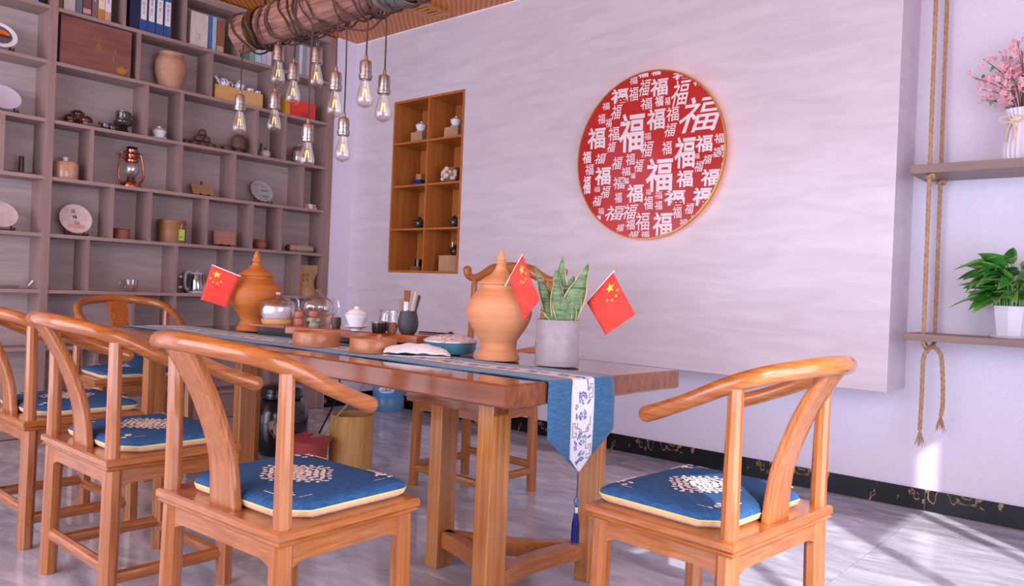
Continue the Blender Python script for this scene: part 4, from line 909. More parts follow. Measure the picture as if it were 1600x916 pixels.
LB = pm('bottle_label_blue', '3f8fd0', '56a4e0', rough=.4); LW_ = pm('bottle_label_white', 'd6e0f0', 'e4ecf8', rough=.4); INK = pm('ink_blue', '2c3c78', '38488a', rough=.5); INKB = pm('ink_dark', '3a2a28', '463432', rough=.6)
a0 = math.atan2(-4.86, -4.155)-.14
def oval(mb, hu, hv, dv, r, z0):
    us = [hu*sin(pi*(i/20-.5)) for i in range(21)]
    mb.grid([[(r*cos(a0+u/r), r*sin(a0+u/r), z0+dv+s_*hv*sqrt(max(0, 1-(u/hu)**2))) for u in us] for s_ in (-1, 0, 1)])
def cyl(mb, pts, r, z0): mb.add([(r*cos(a0+u/r), r*sin(a0+u/r), z0+v) for u, v in pts], [tuple(range(len(pts)))])
lb_ = MB(); oval(lb_, .075, .065, 0, .1315, .165); l_ = lb_.build('label', LB, bt, 0)
lb_ = MB(); oval(lb_, .066, .026, .012, .1325, .165); lb_.build('label_field', LW_, l_, 0)
for i, ch in enumerate('山泉水'):
    V, T = text_tris(ch, .01); MB().add([(.1332*cos(a0+(-.028+.028*i+x*.024)/.1332), .1332*sin(a0+(-.028+.028*i+x*.024)/.1332), .177+y*.028) for x, y in V], T).build('label_lettering', INK, l_, 0)
# cable of the urn
cb = MB().tube(catmull([(2.755, 3.90, .02), (2.78, 3.93, .006), (2.80, 3.90, .10), (2.83, 3.80, .30), (2.80, 3.72, .45), (2.60, 3.76, .60), (2.57, 3.76, .62)], 6), .005, 8).build('power_cable', BLACK); tag(cb, 'black cable rising from the floor beside the black urn', 'cable')

# ------------------------------------------------------------------ things in the bookcase
def bx_(px, py, off=.06): p = at_y(px, py, YB+off); return p
def book(label, x0p, x1p, topy, r, col, lab=None, d=.13, off=.02, tilt=0, name='book', group='books on the top shelf', spine=None, topm=None):
    ym = topy+20; x0 = at_y(x0p, ym, YB+off).x; x1 = at_y(x1p, ym, YB+off).x; z0 = SH(r)+.0006; h = max(.10, at_y((x0p+x1p)/2, topy, YB+off).z-z0)
    h = min(h, .30)
    t = thing(name, label, 'book', ((x0+x1)/2, YB+off, z0), group=group); w2 = (x1-x0)/2-.0008
    MB().box((-w2, 0, 0), (w2, .002, h)).build('spine', pm('cover_'+col[0]+col[1], *col, (60, 60, 8), .55), t, 0)
    mt = pm('cover_'+col[0]+col[1], *col)
    c = MB().box((-w2, .002, 0), (-w2+.0022, d, h)); c.box((w2-.0022, .002, 0), (w2, d, h)); MB().box((-w2, .002, 0), (-w2+.0022, d, h)).build('cover', mt, t, 0); MB().box((w2-.0022, .002, 0), (w2, d, h)).build('cover', mt, t, 0)
    MB().box((-w2+.0022, .003, .002), (w2-.0022, d-.003, h-.003)).build('pages', PAPER, t, 0)
    if spine:
        txt, ink, wd, z_, st_ = spine
        for i, ch in enumerate(txt): text_obj('lettering', ch, ink, t, basis((0, -.0006, h*z_-i*st_), (1, 0, 0), (0, 0, 1)), wd, st_*.85)
    if lab:
        c2, a_, b2 = lab
        MB().box((-w2+.0005, -.0006, h*a_), (w2-.0005, 0, h*b2)).build('label_band', pm('band_'+c2, c2, c2), t, 0)
    return t, w2, h
G1 = 'assorted books on the top shelf beside the upright'
book('pale grey book beside the brown one on the top shelf', 101, 119, -45, 7, ('b5a7a6', 'c0b3b2'), group=G1)
book('blue grey book with white figures on the spine', 119.5, 130, -42, 7, ('5e6672', '6b7380'), spine=('图志', PAPER, .012, .55, .03), group=G1)
book('dark maroon book with a pale band at its foot', 131, 144, -40, 7, ('6a4a4a', '784f4f'), ('c79c98', .06, .17), group=G1)
book('mauve brown book beside the maroon book', 145, 154, -32, 7, ('7b5a58', '8a6866'), group=G1, spine=('茶经', PAPER, .010, .6, .03))
book('cream book with orange scenery at its foot', 155, 165, -34, 7, ('dccaa8', 'e6d6b8'), ('c07a34', .02, .26), group=G1, spine=('文化', INKB, .014, .66, .04))
book('white book with a salmon foot next to the empty shelf end', 165.3, 175, -30, 7, ('dccfda', 'e6dae4'), ('d09a86', .02, .24), group=G1, spine=('茶典', pm('ink_violet', '6a5a78', '786888'), .012, .62, .035))
book('brown book against the upright on the top shelf', 93.5, 99, -45, 7, ('7a5446', '865f50'), group=G1)
SB = ('2c4a86', '37568f')
INKS = pm('ink_soft', '5a4a60', '6a5a70', rough=.6); INKR = pm('ink_red', 'c8604e', 'd4705c', rough=.6)
for i, (a, b_, tx) in enumerate(((220, 232, '中国茶道'), (232.3, 244.3, '茶史'), (244.6, 257, '文博大'), (257.3, 269, '新编茶经'))):
    t, w2, h = book('blue thread-bound volume with a white title slip, number %s of the boxed four' % ('one', 'two', 'three', 'four')[i], a, b_, -34+i*5, 7, SB, group='blue thread-bound volumes', off=.015)
    sl_ = MB().box((-w2*.72, -.001, h*.26), (w2*.78, 0, h*.80)).build('title_slip', PAPER, t, 0)
    n_ = len(tx)
    for j, ch in enumerate(tx): text_obj('title_character', ch, INKS if j < n_-1 or n_ < 3 else INKR, sl_, basis((0, -.0016, h*(.74-.40*(j+.3)/n_)), (1, 0, 0), (0, 0, 1)), .015, .40*h/n_*.8)
bo_ = MB(); x0 = at_y(203, 20, YB+.02).x; x1 = at_y(217, 30, YB+.02).x
cs = thing('book_case', 'dark navy slipcase standing left of the blue volumes', 'slipcase', ((x0+x1)/2, YB+.02, SH(7)+.0006)); MB().box((-(x1-x0)/2, 0, 0), ((x1-x0)/2, .14, .27)).build('board', pm('navy_board', '1c2440', '252e4c', rough=.6), cs, 0); MB().box((-(x1-x0)/2-.0008, .01, .002), (-(x1-x0)/2, .13, .268)).build('lining', pm('navy_lining', '2a3154', '343c60'), cs, 0)
G2 = 'books behind the log lamp'
book('thick pale book with a grey cover picture', 298, 325.5, 20, 7, ('c9bcb4', 'd8cdc6'), spine=('清风', INKS, .014, .35, .022), group=G2)
book('slim blue book beside the thick pale one', 326, 331.5, 24, 7, ('3d6aa0', '4b78ae'), group=G2)
book('light blue book beside the slim blue one', 332, 338.5, 27, 7, ('9fb4cf', 'adc0d8'), group=G2, spine=('山水', INKS, .012, .6, .02))
book('reddish brown book with a pale foot behind the lamp log end', 339, 350, 32, 7, ('8a5238', '985e42'), ('c09a80', .02, .2), group=G2, spine=('茶事', GOLD, .012, .7, .03))
book('dark green book beneath the log lamp', 377, 389, 70, 7, ('4f7a66', '5c8874'), group=G2)
book('grey green book beside the dark green one', 389.5, 398, 72, 7, ('7f9a94', '8ca6a0'), group=G2)
book('pale aqua book below the log lamp', 398.5, 408, 74, 7, ('a6c4cc', 'b4d0d8'), group=G2)
book('lilac white book next to the pale aqua one', 408.5, 416, 78, 7, ('b8b6cc', 'c4c2d6'), group=G2)
book('grey white book at the end beneath the log lamp', 416.5, 424, 80, 7, ('c4c0c8', 'd0ccd4'), group=G2)
book('grey book against the divider near the corner', 459, 467, 68, 7, ('88858c', '94919a'), group=G2)
book('white book second from the divider near the corner', 467.3, 473, 70, 7, ('cfc8da', 'dad4e4'), group=G2)
book('sage grey book near the corner', 473.3, 479, 72, 7, ('8a9a8e', '96a69a'), group=G2)
book('lavender book near the corner', 479.3, 483.5, 74, 7, ('b4aec4', 'c0bace'), group=G2)
book('salmon pink book at the end near the corner', 483.8, 489, 78, 7, ('c88078', 'd48c84'), group=G2)
book('blue spined book in the left column of the top shelf', 48, 62, -60, 7, ('7f8cae', '8c98ba'), group=G1); book('black spined book in the left column of the top shelf', 63, 71, -60, 7, ('16161c', '222228'), group=G1)

def disp(name, label, cat, px, r, off=.08):      # an Empty on shelf r below photo column px
    P = at_y(px, 300, YB+off)
    x = P.x
    for _ in range(3):                              # photo row of the shelf top at this spot
        q = Vector((x, YB+off, SH(r))); v = q-CAM; sx = 800+FPX*v.dot(RT)/v.dot(FW); x += (px-sx)*v.dot(FW)/FPX*1.3
    t = thing(name, label, cat, (x, YB+off, SH(r)+.0006)); return t, mpp(t.location)
def L(t, k, nm, mt, prof, kind='l', n=24, M=None):
    p = [(r*k, z*k) for r, z in prof]
    return (MB().shell(p, .0016, n, M) if kind == 's' else MB().lathe(p, n, M)).build(nm, mt, t, 45)
STD = pm('carved_stand', '3c2018', '5a3226', (60, 60, 60), .4)
def stand(t, hw, dep=.05, h=.02):
    for s_ in (-1, 1): MB().tube(catmull([(s_*hw, -dep*.5, .0065), (s_*hw, 0, .0065), (s_*hw, dep*.45, .014), (s_*hw, dep*.6, h*2.2)], 4), .0055, 6).build('stand_foot', STD, t); MB().sphere((s_*hw, -dep*.55, .012), .010, 8).build('stand_scroll', STD, t)
    MB().tube([(-hw, 0, .007), (hw, 0, .007)], .005, 6).build('stand_bar', STD, t)
def plate(name, label, px, r, rad, mats, lean=.30, cat='plate', yaw=0.0, off=.09):
    t, k = disp(name, label, cat, px, r, off); R = rad*k; stand(t, R*.6)
    M = TR(0, -.012, .014) @ RZ(yaw) @ RX(-lean) @ TR(0, 0, R) @ RX(pi/2)     # local z -> -y (toward the room)
    d_ = MB().lathe([(0, 0), (R*.8, 0), (R*.98, .006), (R, .012), (R*.97, .014), (R*.72, .009), (0, .008)], 40, M).build('disc', mats[0], t, 45)
    return t, k, R, M, d_
def dot(mb, M, x, y, rx, ry, z, n=18): mb.add([(x+rx*cos(2*pi*i/n), y+ry*sin(2*pi*i/n), z) for i in range(n)], [tuple(range(n))], M)
t, k, R, M, d_ = plate('display_plate', 'white display plate painted with an orange sunset scene', 1, 6, 26, [WHITE], lean=.55, off=.05)
mb = MB(); dot(mb, M, 0, 0, R*.72, R*.72, .0098); p1 = mb.build('painted_scene', pm('scene_slate', '5a5a70', '7a6a78', (30, 30, 30), .4), d_, 0)
mb = MB(); dot(mb, M, 0, R*.15, R*.60, R*.26, .0104); mb.build('painted_sunset', pm('scene_orange', 'd8502c', 'e88a40', (30, 30, 60), .4), d_, 0)
mb = MB(); dot(mb, M, R*.1, -R*.1, R*.55, R*.14, .0108); mb.build('painted_shore', pm('scene_brown', '5a2f20', '7a4428', (30, 30, 60), .4), d_, 0)
plate('display_plate', 'plain white round plate leaning on a dark stand beside the upright', 8, 5, 25, [pm('white_wrap', 'c8c0d0', 'd6cede', rough=.4)], lean=.62, off=.045)
plate('tea_cake', 'pale wrapped tea cake on a carved stand in the left column', 2, 3, 25, [pm('wrapped_tea', 'c4b0b0', 'd4c2c2', (30, 30, 30), .5)], lean=.6, cat='tea cake', off=.05)
t, k, R, M, d_ = plate('tea_cake', 'large paper wrapped tea cake with vertical characters on a carved stand', 118, 3, 24, [pm('tea_paper', 'd0bcb8', 'e0cecb', (30, 30, 30), .6)], cat='tea cake')
for i, ch in enumerate('凤峰山'): text_obj('character', ch, INKB, d_, M @ TR(-.002+.008*i-.01, R*(.48-.36*i), .0102), .026, .026, .006)
mb = MB(); dot(mb, M, 0, -R*.52, R*.55, R*.16, .0100); mb.build('printed_hills', pm('hill_salmon', 'cf9a88', 'd8a898', (60, 60, 60), .6), d_, 0)
t, k, R, M, d_ = plate('display_plate', 'grey green painted porcelain plate tilted on a black stand', 411, 4, 19, [pm('celadon_plate', 'a3a2a4', 'b8b6b8', (40, 40, 40), .25, coat=.3)], lean=.5)
mb = MB(); dot(mb, M, R*.25, R*.05, R*.35, R*.12, .0100); dot(mb, M, R*.25, -R*.5, R*.4, R*.12, .0100); mb.build('painted_landscape', pm('plate_green', '6c8274', '82968a', (60, 60, 60), .4), d_, 0)
for i, ch in enumerate('清茶和'): text_obj('character', ch, INKB, d_, M @ TR(-R*.45+R*.3*i, R*(.55+.12*(i == 1)), .0104), .014, .014)

# box row
x0, x1 = at_y(94.5, 60, YB+.012).x, at_y(205, 90, YB+.012).x; z0 = SH(6)+.0006
wbx = thing('gift_box', 'large flat reddish wooden gift box with gold lettering', 'box', ((x0+x1)/2, YB+.012, z0)); hw = (x1-x0)/2
MB().box((-hw, 0, 0), (hw, .10, .298)).build('body', wood('giftbox_wood', '74463f', '8a5a52', 'x', .4, .1, 30, 3), wbx, 0, bevel=.002)
for i, ch in enumerate('茶香'): text_obj('lettering', ch, GOLD, wbx, basis((.012, -.0008, .20-.045*i), (1, 0, 0), (0, 0, 1)), .035, .042)
for i, ch in enumerate('古树'): text_obj('lettering', ch, GOLD, wbx, basis((-.016, -.0008, .20-.04*i), (1, 0, 0), (0, 0, 1)), .012, .034)
M = basis((hw*.72, -.0008, .035), (1, 0, 0), (0, 0, 1)); mb = MB(); mb.add([(.03*cos(2*pi*i/16)*(1+.2*(i == 0)), .022*sin(2*pi*i/16), 0) for i in range(16)], [tuple(range(16))], M); mb.add([(.03, .0, 0), (.05, .018, 0), (.046, .022, 0), (.026, .012, 0)], [(0, 1, 2, 3)], M); mb.add([(-.004, .022, 0), (.004, .022, 0), (.004, .03, 0), (-.004, .03, 0)], [(0, 1, 2, 3)], M); mb.build('teapot_motif', GOLD, wbx, 0)
sm_ = MB(); sm_.tube([M @ Vector((-.02-.03*sin(q*.5)*.6-.004*q, .03+.0085*q, .0004)) for q in range(12)], .0007, 4); sm_.build('steam_motif', GOLD, wbx, 0)
t, k = disp('clay_jar', 'rough pinkish tan clay jar with a wide mouth', 'jar', 265, 6, .09)
L(t, k, 'body', pm('tan_clay', 'b08068', 'c08f76', (20, 20, 40), .75, bump=.2), [(15, 0), (18, 8), (23, 26), (24, 38), (22, 46), (18, 50), (17, 53), (20, 56)], 's', 32)
# yellow box with porcelain
x0, x1 = at_y(336, 140, YB+.02).x, at_y(411, 150, YB+.02).x; yw = thing('wooden_box', 'pale yellow wooden box carrying blue and white tea ware', 'box', ((x0+x1)/2, YB+.02, SH(6)+.0006)); hw = (x1-x0)/2; HB = .105
MB().box((-hw, 0, 0), (hw, .12, HB)).build('body', wood('yellow_box', 'c99a5c', 'dcae70', 'x', .5, 0, 30, 3), yw, 0, bevel=.0015)
dm = MB(); M = basis((0, -.0006, HB*.5), (1, 0, 0), (0, 0, 1))
for i in range(6): a = pi*i/5; dm.add([(0, 0, 0), (.03*cos(a-.12), .026*sin(a-.12), 0), (.036*cos(a), .03*sin(a), 0), (.03*cos(a+.12), .026*sin(a+.12), 0)], [(0, 1, 2, 3)], M)
dm.build('leaf_motif', pm('motif_tan', 'b5864a', 'bd8e52'), yw, 0)
BW = pm('blue_white_porcelain', '4a5a9c', 'eceaf2', (70, 70, 70), .15, coat=.4, lo=.42, hi=.47)
yz_ = SH(6)+HB+.0012
def onbox(nm, lab, cat, px, parts, off=.07):
    P = at_y(px, 130, YB+off); k = mpp(P); t = thing(nm, lab, cat, (P.x, P.y, yz_), group='blue and white tea ware on the yellow box')
    for a in parts: L(t, k, *a)
    return t, k
t, k = onbox('teapot', 'blue and white teapot lying tipped on the yellow box', 'teapot', 350, [('body', BW, [(0, 0), (7, 0), (9, 5), (8, 10), (5, 13), (0, 14)])])
MB().tube(catmull([(-7*k, 0, 5*k), (-13*k, 0, 11*k), (-15*k, 0, 15*k)], 4), [3*k, 1.6*k], 8).build('spout', BW, t); MB().tube(catmull([(8*k, 0, 9*k), (14*k, 0, 9*k), (13*k, 0, 2*k), (8*k, 0, 3*k)], 4), 1.3*k, 8).build('handle', BW, t)
onbox('lidded_cup', 'blue and white lidded cup on the yellow box', 'cup', 374, [('body', BW, [(0, 0), (5, 0), (8, 5), (8.5, 9), (0, 10)]), ('lid', BW, [(9, 10), (6, 12.5), (2, 13.5), (2, 15), (0, 16)])])
onbox('tea_cup', 'small blue and white cup at the end of the yellow box', 'cup', 391, [('body', BW, [(4, 0), (6, 3), (6.5, 6)], 's')]); onbox('tea_cup', 'tiny blue and white cup at the very end of the yellow box', 'cup', 403, [('body', BW, [(3.5, 0), (5, 2.5), (5.5, 5)], 's')])
x0, x1 = at_y(449, 160, YB+.02).x, at_y(494, 170, YB+.02).x
rx = thing('red_box', 'bright red carton with a yellow side panel', 'box', ((x0+x1)/2, YB+.03, SH(6)+.0006)); hw = (x1-x0)/2
MB().box((-hw+.03, 0, 0), (hw, .1, .13)).build('body', pm('carton_red', 'd8362c', 'e04438', rough=.45), rx, 0); MB().box((-hw-.01, 0, 0), (-hw+.0295, .1, .13)).build('side_panel', pm('carton_yellow', 'c9922c', 'd6a23c', rough=.45), rx, 0)
for i, ch in enumerate('红茶'): text_obj('lettering', ch, pm('ink_maroon', '7a1f1c', '86282a'), rx, basis((.02+.035*i, -.0008, .03), (1, 0, 0), (0, 0, 1)), .03, .036)

# row 5 : mushrooms, dark set, gaiwan, clay pile, tea pet, glass jar
MUS = pm('mushroom_glaze', '4a1f16', '74382a', (12, 12, 30), .15, coat=.5)
for px, off, lift, sc_, lab in ((110, .09, 0, 1, 'glossy brown mushroom-shaped cup left of the trio'), (134, .06, 0, 1, 'glossy brown mushroom-shaped cup right of the trio'), (121, .13, 11, 1, 'glossy brown mushroom-shaped cup at the back of the trio')):
    t, k = disp('mushroom_cup', lab, 'cup', px, 5, off); t['group'] = 'glossy brown mushroom cups'; t.location.z += .0085 + lift*k*.9
    L(t, k, 'cap', MUS, [(0, 5), (9, 5), (10, 7), (9, 11), (5, 14), (0, 15)]); L(t, k, 'stem', pm('mushroom_stem', '8d7a70', 'a39086', rough=.3), [(0, 0), (5, 0), (4, 5), (0, 5)])
    if lift: MB().lathe([(0, -lift*k*.9), (4*k, -lift*k*.9), (4*k, 0), (0, 0)], 12).build('support', MUS, t)
t, k = disp('wood_tray', 'dark reddish tray under the mushroom cups', 'tray', 122, 5, .08); MB().prism([(-.11, -.055), (.12, -.06), (.13, .06), (-.11, .055)], 0, .008).build('board', DARKW, t, 0, bevel=.002); MB().prism([(-.10, -.047), (.11, -.052), (.12, .052), (-.10, .047)], .008, .0082).build('top_inlay', DARKW, t, 0)
CHR = pm('smoked_glass', '2a2422', '4e4644', (20, 20, 60), .08, coat=.6)
t, k = disp('teapot_set', 'dark smoked teapot stacked on a lotus bowl stand', 'tea set', 192, 5, .09)
L(t, k, 'foot', BLACK, [(0, 0), (10, 0), (7, 6), (6, 10), (0, 10)]); L(t, k, 'bowl', CHR, [(5, 10), (12, 14), (14, 17), (14, 19)], 's'); L(t, k, 'pot', CHR, [(0, 19.5), (9, 19.5), (11, 22), (11, 33), (9, 34), (0, 34)]); L(t, k, 'lid', pm('pewter', '8d8580', 'a09892', rough=.25, metal=.8), [(0, 34), (8, 34), (8, 35.5), (2, 36.5), (1.5, 39), (0, 39)]); MB().tube(catmull([(11*k, 0, 30*k), (15*k, 0, 28*k), (14*k, 0, 22*k), (11*k, 0, 23*k)], 4), 1.2*k, 6).build('handle', CHR, t)
t, k = disp('tea_cup', 'small dark smoked pouring cup in front of the lotus stand', 'cup', 166, 5, .07); L(t, k, 'body', CHR, [(6, 0), (8, 5), (8, 10)], 's'); MB().tube(catmull([(-8*k, 0, 8*k), (-12*k, 0, 11*k)], 3), [2*k, 1*k], 6).build('spout', CHR, t)
t, k = disp('tea_cup', 'small black round cup beside the dark smoked pouring cup', 'cup', 177, 5, .05); L(t, k, 'body', BLACK, [(6, 0), (8, 5), (6.5, 11)], 's')
t, k = disp('gaiwan', 'white gaiwan with lid alone in a bookcase compartment', 'tea bowl', 248, 5, .09); L(t, k, 'saucer', WHITE, [(0, 0), (7, 0), (12, 3), (12, 4), (0, 3)]); L(t, k, 'bowl', WHITE, [(5, 3), (9, 8), (11, 14)], 's'); L(t, k, 'lid', WHITE, [(11.5, 14.2), (7, 18), (3, 19), (3, 21), (0, 22)])
PC = pm('purple_clay', '5e4038', '6e4e44', rough=.6)
for i, (px, row) in enumerate(((302.5, 0), (316, 0), (328, 0), (309.5, 1), (322, 1), (315.5, 2))):
    t, k = disp('clay_cup', ('upturned clay cup in the pyramid base next to the standing clay cup', 'upturned clay cup in the middle of the pyramid base', 'upturned clay cup in the pyramid base next to the short cup', 'upturned clay cup in the second tier on the standing cup side', 'upturned clay cup in the second tier on the stove pot side', 'upturned clay cup topping the pyramid')[i], 'cup', px, 5, .08); t['group'] = 'pyramid of upturned clay cups'; t.location.z += row*9.4*k
    L(t, k, 'body', PC, [(0, 0), (6.4, 0), (6.6, 2), (5.8, 6), (3.5, 8.6), (0, 9.2)]); L(t, k, 'rim', PC, [(6.45, .2), (6.9, .4), (6.9, 1.2), (6.5, 1.5)])
t, k = disp('clay_cup', 'brown clay cup standing at the left of the pyramid', 'cup', 291, 5, .11); L(t, k, 'body', PC, [(4, 0), (5, 4), (5.5, 9)], 's')
t, k = disp('clay_cup', 'short brown clay cup between the pyramid and the stove pot', 'cup', 340.5, 5, .08); L(t, k, 'body', PC, [(4.5, 0), (5.5, 4), (6, 8)], 's')
t, k = disp('clay_teapot', 'brown clay side-handled teapot next to the stove pot', 'teapot', 354.5, 5, .09); L(t, k, 'body', PC, [(0, 0), (6, 0), (8, 4), (7, 8), (3, 10), (0, 10)]); MB().tube([(-4*k, 0, 6*k), (-11*k, 0, 4*k)], [2*k, 1.2*k], 8).build('handle', PC, t); MB().tube([(6*k, 0, 6*k), (9*k, 0, 9*k)], [1.6*k, 1*k], 8).build('spout', PC, t)
t, k = disp('clay_stove', 'tall brown clay stove pot in stacked tiers', 'stove', 372, 5, .09)
L(t, k, 'base', PC, [(0, 0), (6, 0), (6, 5), (10, 8), (0, 8)]); L(t, k, 'body', PC, [(0, 8), (11, 8), (12, 12), (11, 18), (0, 18)]); L(t, k, 'pot', PC, [(0, 18), (10, 18.2), (11, 21), (9, 26), (6, 29), (0, 30)]); MB().tube([(10*k, 0, 24*k), (14*k, 0, 24*k)], 1.5*k, 8).build('handle', PC, t)
t, k = disp('tea_pet', 'white round pumpkin-shaped tea pet', 'figurine', 414, 5, .09); L(t, k, 'body', pm('offwhite_pet', 'c4bab4', 'd4cac4', (60, 60, 60), .4), [(0, 0), (5, 0), (8, 5), (8, 9), (5, 13), (0, 14)]); L(t, k, 'stalk', DARKW, [(0, 13.5), (1.5, 14), (1, 17), (0, 17)])
t, k = disp('bamboo_stick', 'thin dark bamboo stick standing beside the white tea pet', 'stick', 407, 5, .12); MB().tube([(0, 0, 0), (.002, 0, 22*k)], 1.5*k, 8).build('shaft', DARKW, t); MB().tube([(.0018, 0, 20*k), (.002, 0, 23*k)], 1.8*k, 8).build('cap', DARKW, t)
t, k = disp('glass_jar', 'clear glass jar of wrapped tea with a knob lid near the corner', 'jar', 466, 5, .08); L(t, k, 'contents', pm('wrapped_pieces', 'a88a80', 'cdbab4', (70, 70, 70), .6), [(0, 1), (10, 1), (11, 5), (11, 19), (0, 20)]); L(t, k, 'body', GLASS, [(11, 0), (13, 4), (13, 20), (10, 24)], 's'); L(t, k, 'lid', GLASS, [(10.5, 24.2), (8, 27), (2, 28), (2.5, 31), (0, 32)])

# row 4
t, k = disp('pen_stand', 'dark bamboo tube standing on a carved tray in the left column', 'holder', 33, 4, .09); MB().prism([(-.055, -.02), (.07, -.025), (.07, .025), (-.055, .02)], .004, .012).build('tray', STD, t, 0); L(t, k, 'tube', DARKW, [(3.6, 3), (3.8, 12), (3.4, 28)], 's')
for s_ in (-1, 1): MB().sphere((.06*s_, 0, .009), .009, 8).build('tray_foot', STD, t)
t, k = disp('tea_canister', 'round gold wrapped tea canister with a white knob in cellophane', 'canister', 101, 4, .09); L(t, k, 'body', pm('gold_wrap', 'a87a5c', 'd0a68a', (16, 16, 10), .25, coat=.6), [(0, 0), (18, 0), (19, 3), (19, 24), (17, 27), (0, 28)], 'l', 32); L(t, k, 'knob', WHITE, [(0, 28), (3, 28), (3.5, 31), (4.5, 34), (2, 36), (0, 36)])
COP = pm('copper', '96523e', 'b87258', (20, 20, 20), .2, metal=.95)
t, k = disp('hurricane_lantern', 'copper hurricane lantern with a glass globe', 'lantern', 204, 4, .09)
L(t, k, 'base', COP, [(0, 0), (15, 0), (15.5, 3), (14, 7), (8, 9), (7, 12), (0, 12)]); L(t, k, 'burner', DARKW, [(0, 12), (5, 12), (6, 16), (0, 17)]); L(t, k, 'globe', GLASS, [(6, 16), (10, 22), (11.5, 29), (10, 36), (8, 40)], 's'); L(t, k, 'chimney', COP, [(0, 40), (10, 40), (10.5, 43), (8, 45), (9, 48), (9.5, 51), (7.5, 53), (9, 56), (9, 59), (0, 60)]); L(t, k, 'cap', BLACK, [(0, 60), (7, 60), (9, 63), (3, 64.5), (0, 64.5)])
for s_ in (-1, 1): MB().tube(catmull([(s_*12*k, 0, 6*k), (s_*18*k, 0, 14*k), (s_*19*k, 0, 28*k), (s_*16*k, 0, 44*k), (s_*13*k, 0, 53*k), (s_*8*k, 0, 55*k)], 5), 1.7*k, 8).build('side_tube', COP, t)
MB().tube(catmull([(-12*k, 2*k, 55*k), (-16*k, 8*k, 50*k), (0, 16*k, 46*k), (16*k, 8*k, 50*k), (12*k, 2*k, 55*k)], 5), .7*k, 6).build('bail_handle', COP, t)
t, k = disp('wooden_plaque', 'small pale wooden scroll plaque on a black stand', 'plaque', 317, 4, .08); stand(t, .03, .05); M = TR(0, -.012, .012) @ RX(-.6); MB().box((-17*k, -.006, 0), (17*k, .006, 19*k), M).build('board', wood('plaque_wood', 'b08060', 'c49474', 'x', .5, 0, 40, 4), t, 0, bevel=.002)
for q in (5, 9.5, 14): MB().box((-13*k, -.0068, q*k), (13*k, -.006, q*k+.0015), M).build('carved_line', DARKW, t, 0)
MB().box((-.006, .03, .004), (.006, .036, 24*k)).build('back_post', STD, t, 0)
t, k = disp('tea_brick', 'lower of two flat pale wrapped tea bricks near the corner', 'tea brick', 482, 4, .08); TBK = pm('brick_wrap', 'c08f80', 'd4a696', (60, 60, 60), .6); MB().box((-12*k, -.03, 0), (12*k, .04, 4*k)).build('block', TBK, t, 0, bevel=.003); MB().box((-3*k, -.0306, -.0001), (3*k, .0406, 4.06*k)).build('paper_band', PAPER, t, 0); zt_ = t.location.z+4.1*k; xt_ = t.location.x
t = thing('tea_brick', 'upper of two flat pale wrapped tea bricks near the corner', 'tea brick', (xt_-.004, YB+.08, zt_)); MB().box((-11.5*k, -.028, 0), (11*k, .038, 4*k)).build('block', TBK, t, 0, bevel=.003); MB().box((-3*k, -.0286, -.0001), (3*k, .0386, 4.06*k)).build('paper_band', PAPER, t, 0)

# row 3
t, k = disp('clay_cup', 'plain terracotta cylinder cup in a narrow compartment', 'cup', 189.5, 3, .09); L(t, k, 'body', pm('red_clay', '8f5340', 'a0614c', rough=.65), [(0, 0), (11.5, 0), (12, 1), (12, 15), (0, 15.5)]); L(t, k, 'lid', MATS['red_clay'], [(12.2, 15.5), (12.2, 16.5), (0, 17)])
t, k = disp('tea_canister', 'brown lidded tea canister with a green hang tag', 'canister', 268, 3, .085); BC = pm('canister_brown', '8a5a3c', '9a6846', (6, 6, 30), .45); L(t, k, 'body', BC, [(0, 0), (19.5, 0), (20, 1), (20, 29), (19.5, 30), (0, 30)], 'l', 36); L(t, k, 'lid', BC, [(20.3, 30), (20.3, 35), (19.5, 36), (0, 36.5)], 'l', 36)
tg = MB().box((1*k, -21.2*k, 4*k), (10*k, -20.6*k, 21*k)).build('hang_tag', pm('lime_tag', '9cc63c', 'b0d650', rough=.5), t, 0); text_obj('tag_lettering', '茶叶', INKB, tg, basis((5.5*k, -21.4*k, 9*k), (1, 0, 0), (0, 0, 1)), 7*k, 3*k); MB().tube(catmull([(5.5*k, -20.9*k, 20*k), (4*k, -20.9*k, 25*k), (6*k, -20.7*k, 29*k)], 4), .3*k, 4).build('tag_string', PAPER, t)
t, k = disp('wooden_plaque', 'pinkish square wooden plaque on a dark stand', 'plaque', 349, 3, .08); stand(t, .03, .05); M = TR(0, -.012, .012) @ RX(-.2); MB().box((-17.5*k, -.012, 0), (17.5*k, .012, 22*k), M).build('board', wood('pink_plaque', 'a3705e', 'b88472', 'x', .4, .1, 40, 4), t, 0, bevel=.002); MB().box((-.005, .02, .004), (.005, .026, 25*k)).build('back_post', STD, t, 0)
t, k = disp('clay_pot', 'small round brown clay pot with a rolled rim', 'pot', 406, 3, .09); L(t, k, 'body', MATS['red_clay'], [(6, 0), (10, 5), (10.5, 9), (9, 13)], 's'); L(t, k, 'rim', MATS['red_clay'], [(8.5, 13), (11, 13.3), (11, 15), (8.5, 15.3)])
t, k = disp('tea_log', 'long pale wrapped tea log lying with a dark end', 'tea log', 468, 3, .08); MB().tube(catmull([(-20*k, 0, 6*k), (0, 0, 6.2*k), (22*k, 0, 6*k)], 5), [5*k, 5.8*k, 5.8*k, 5*k], 12).build('wrapping', pm('log_wrap', 'a88c7c', 'bda292', (60, 60, 60), .6, bump=.4), t); MB().tube([(-24*k, 0, 6*k), (-20*k, 0, 6*k)], [3*k, 5*k], 12).build('end_knot', DARKW, t)

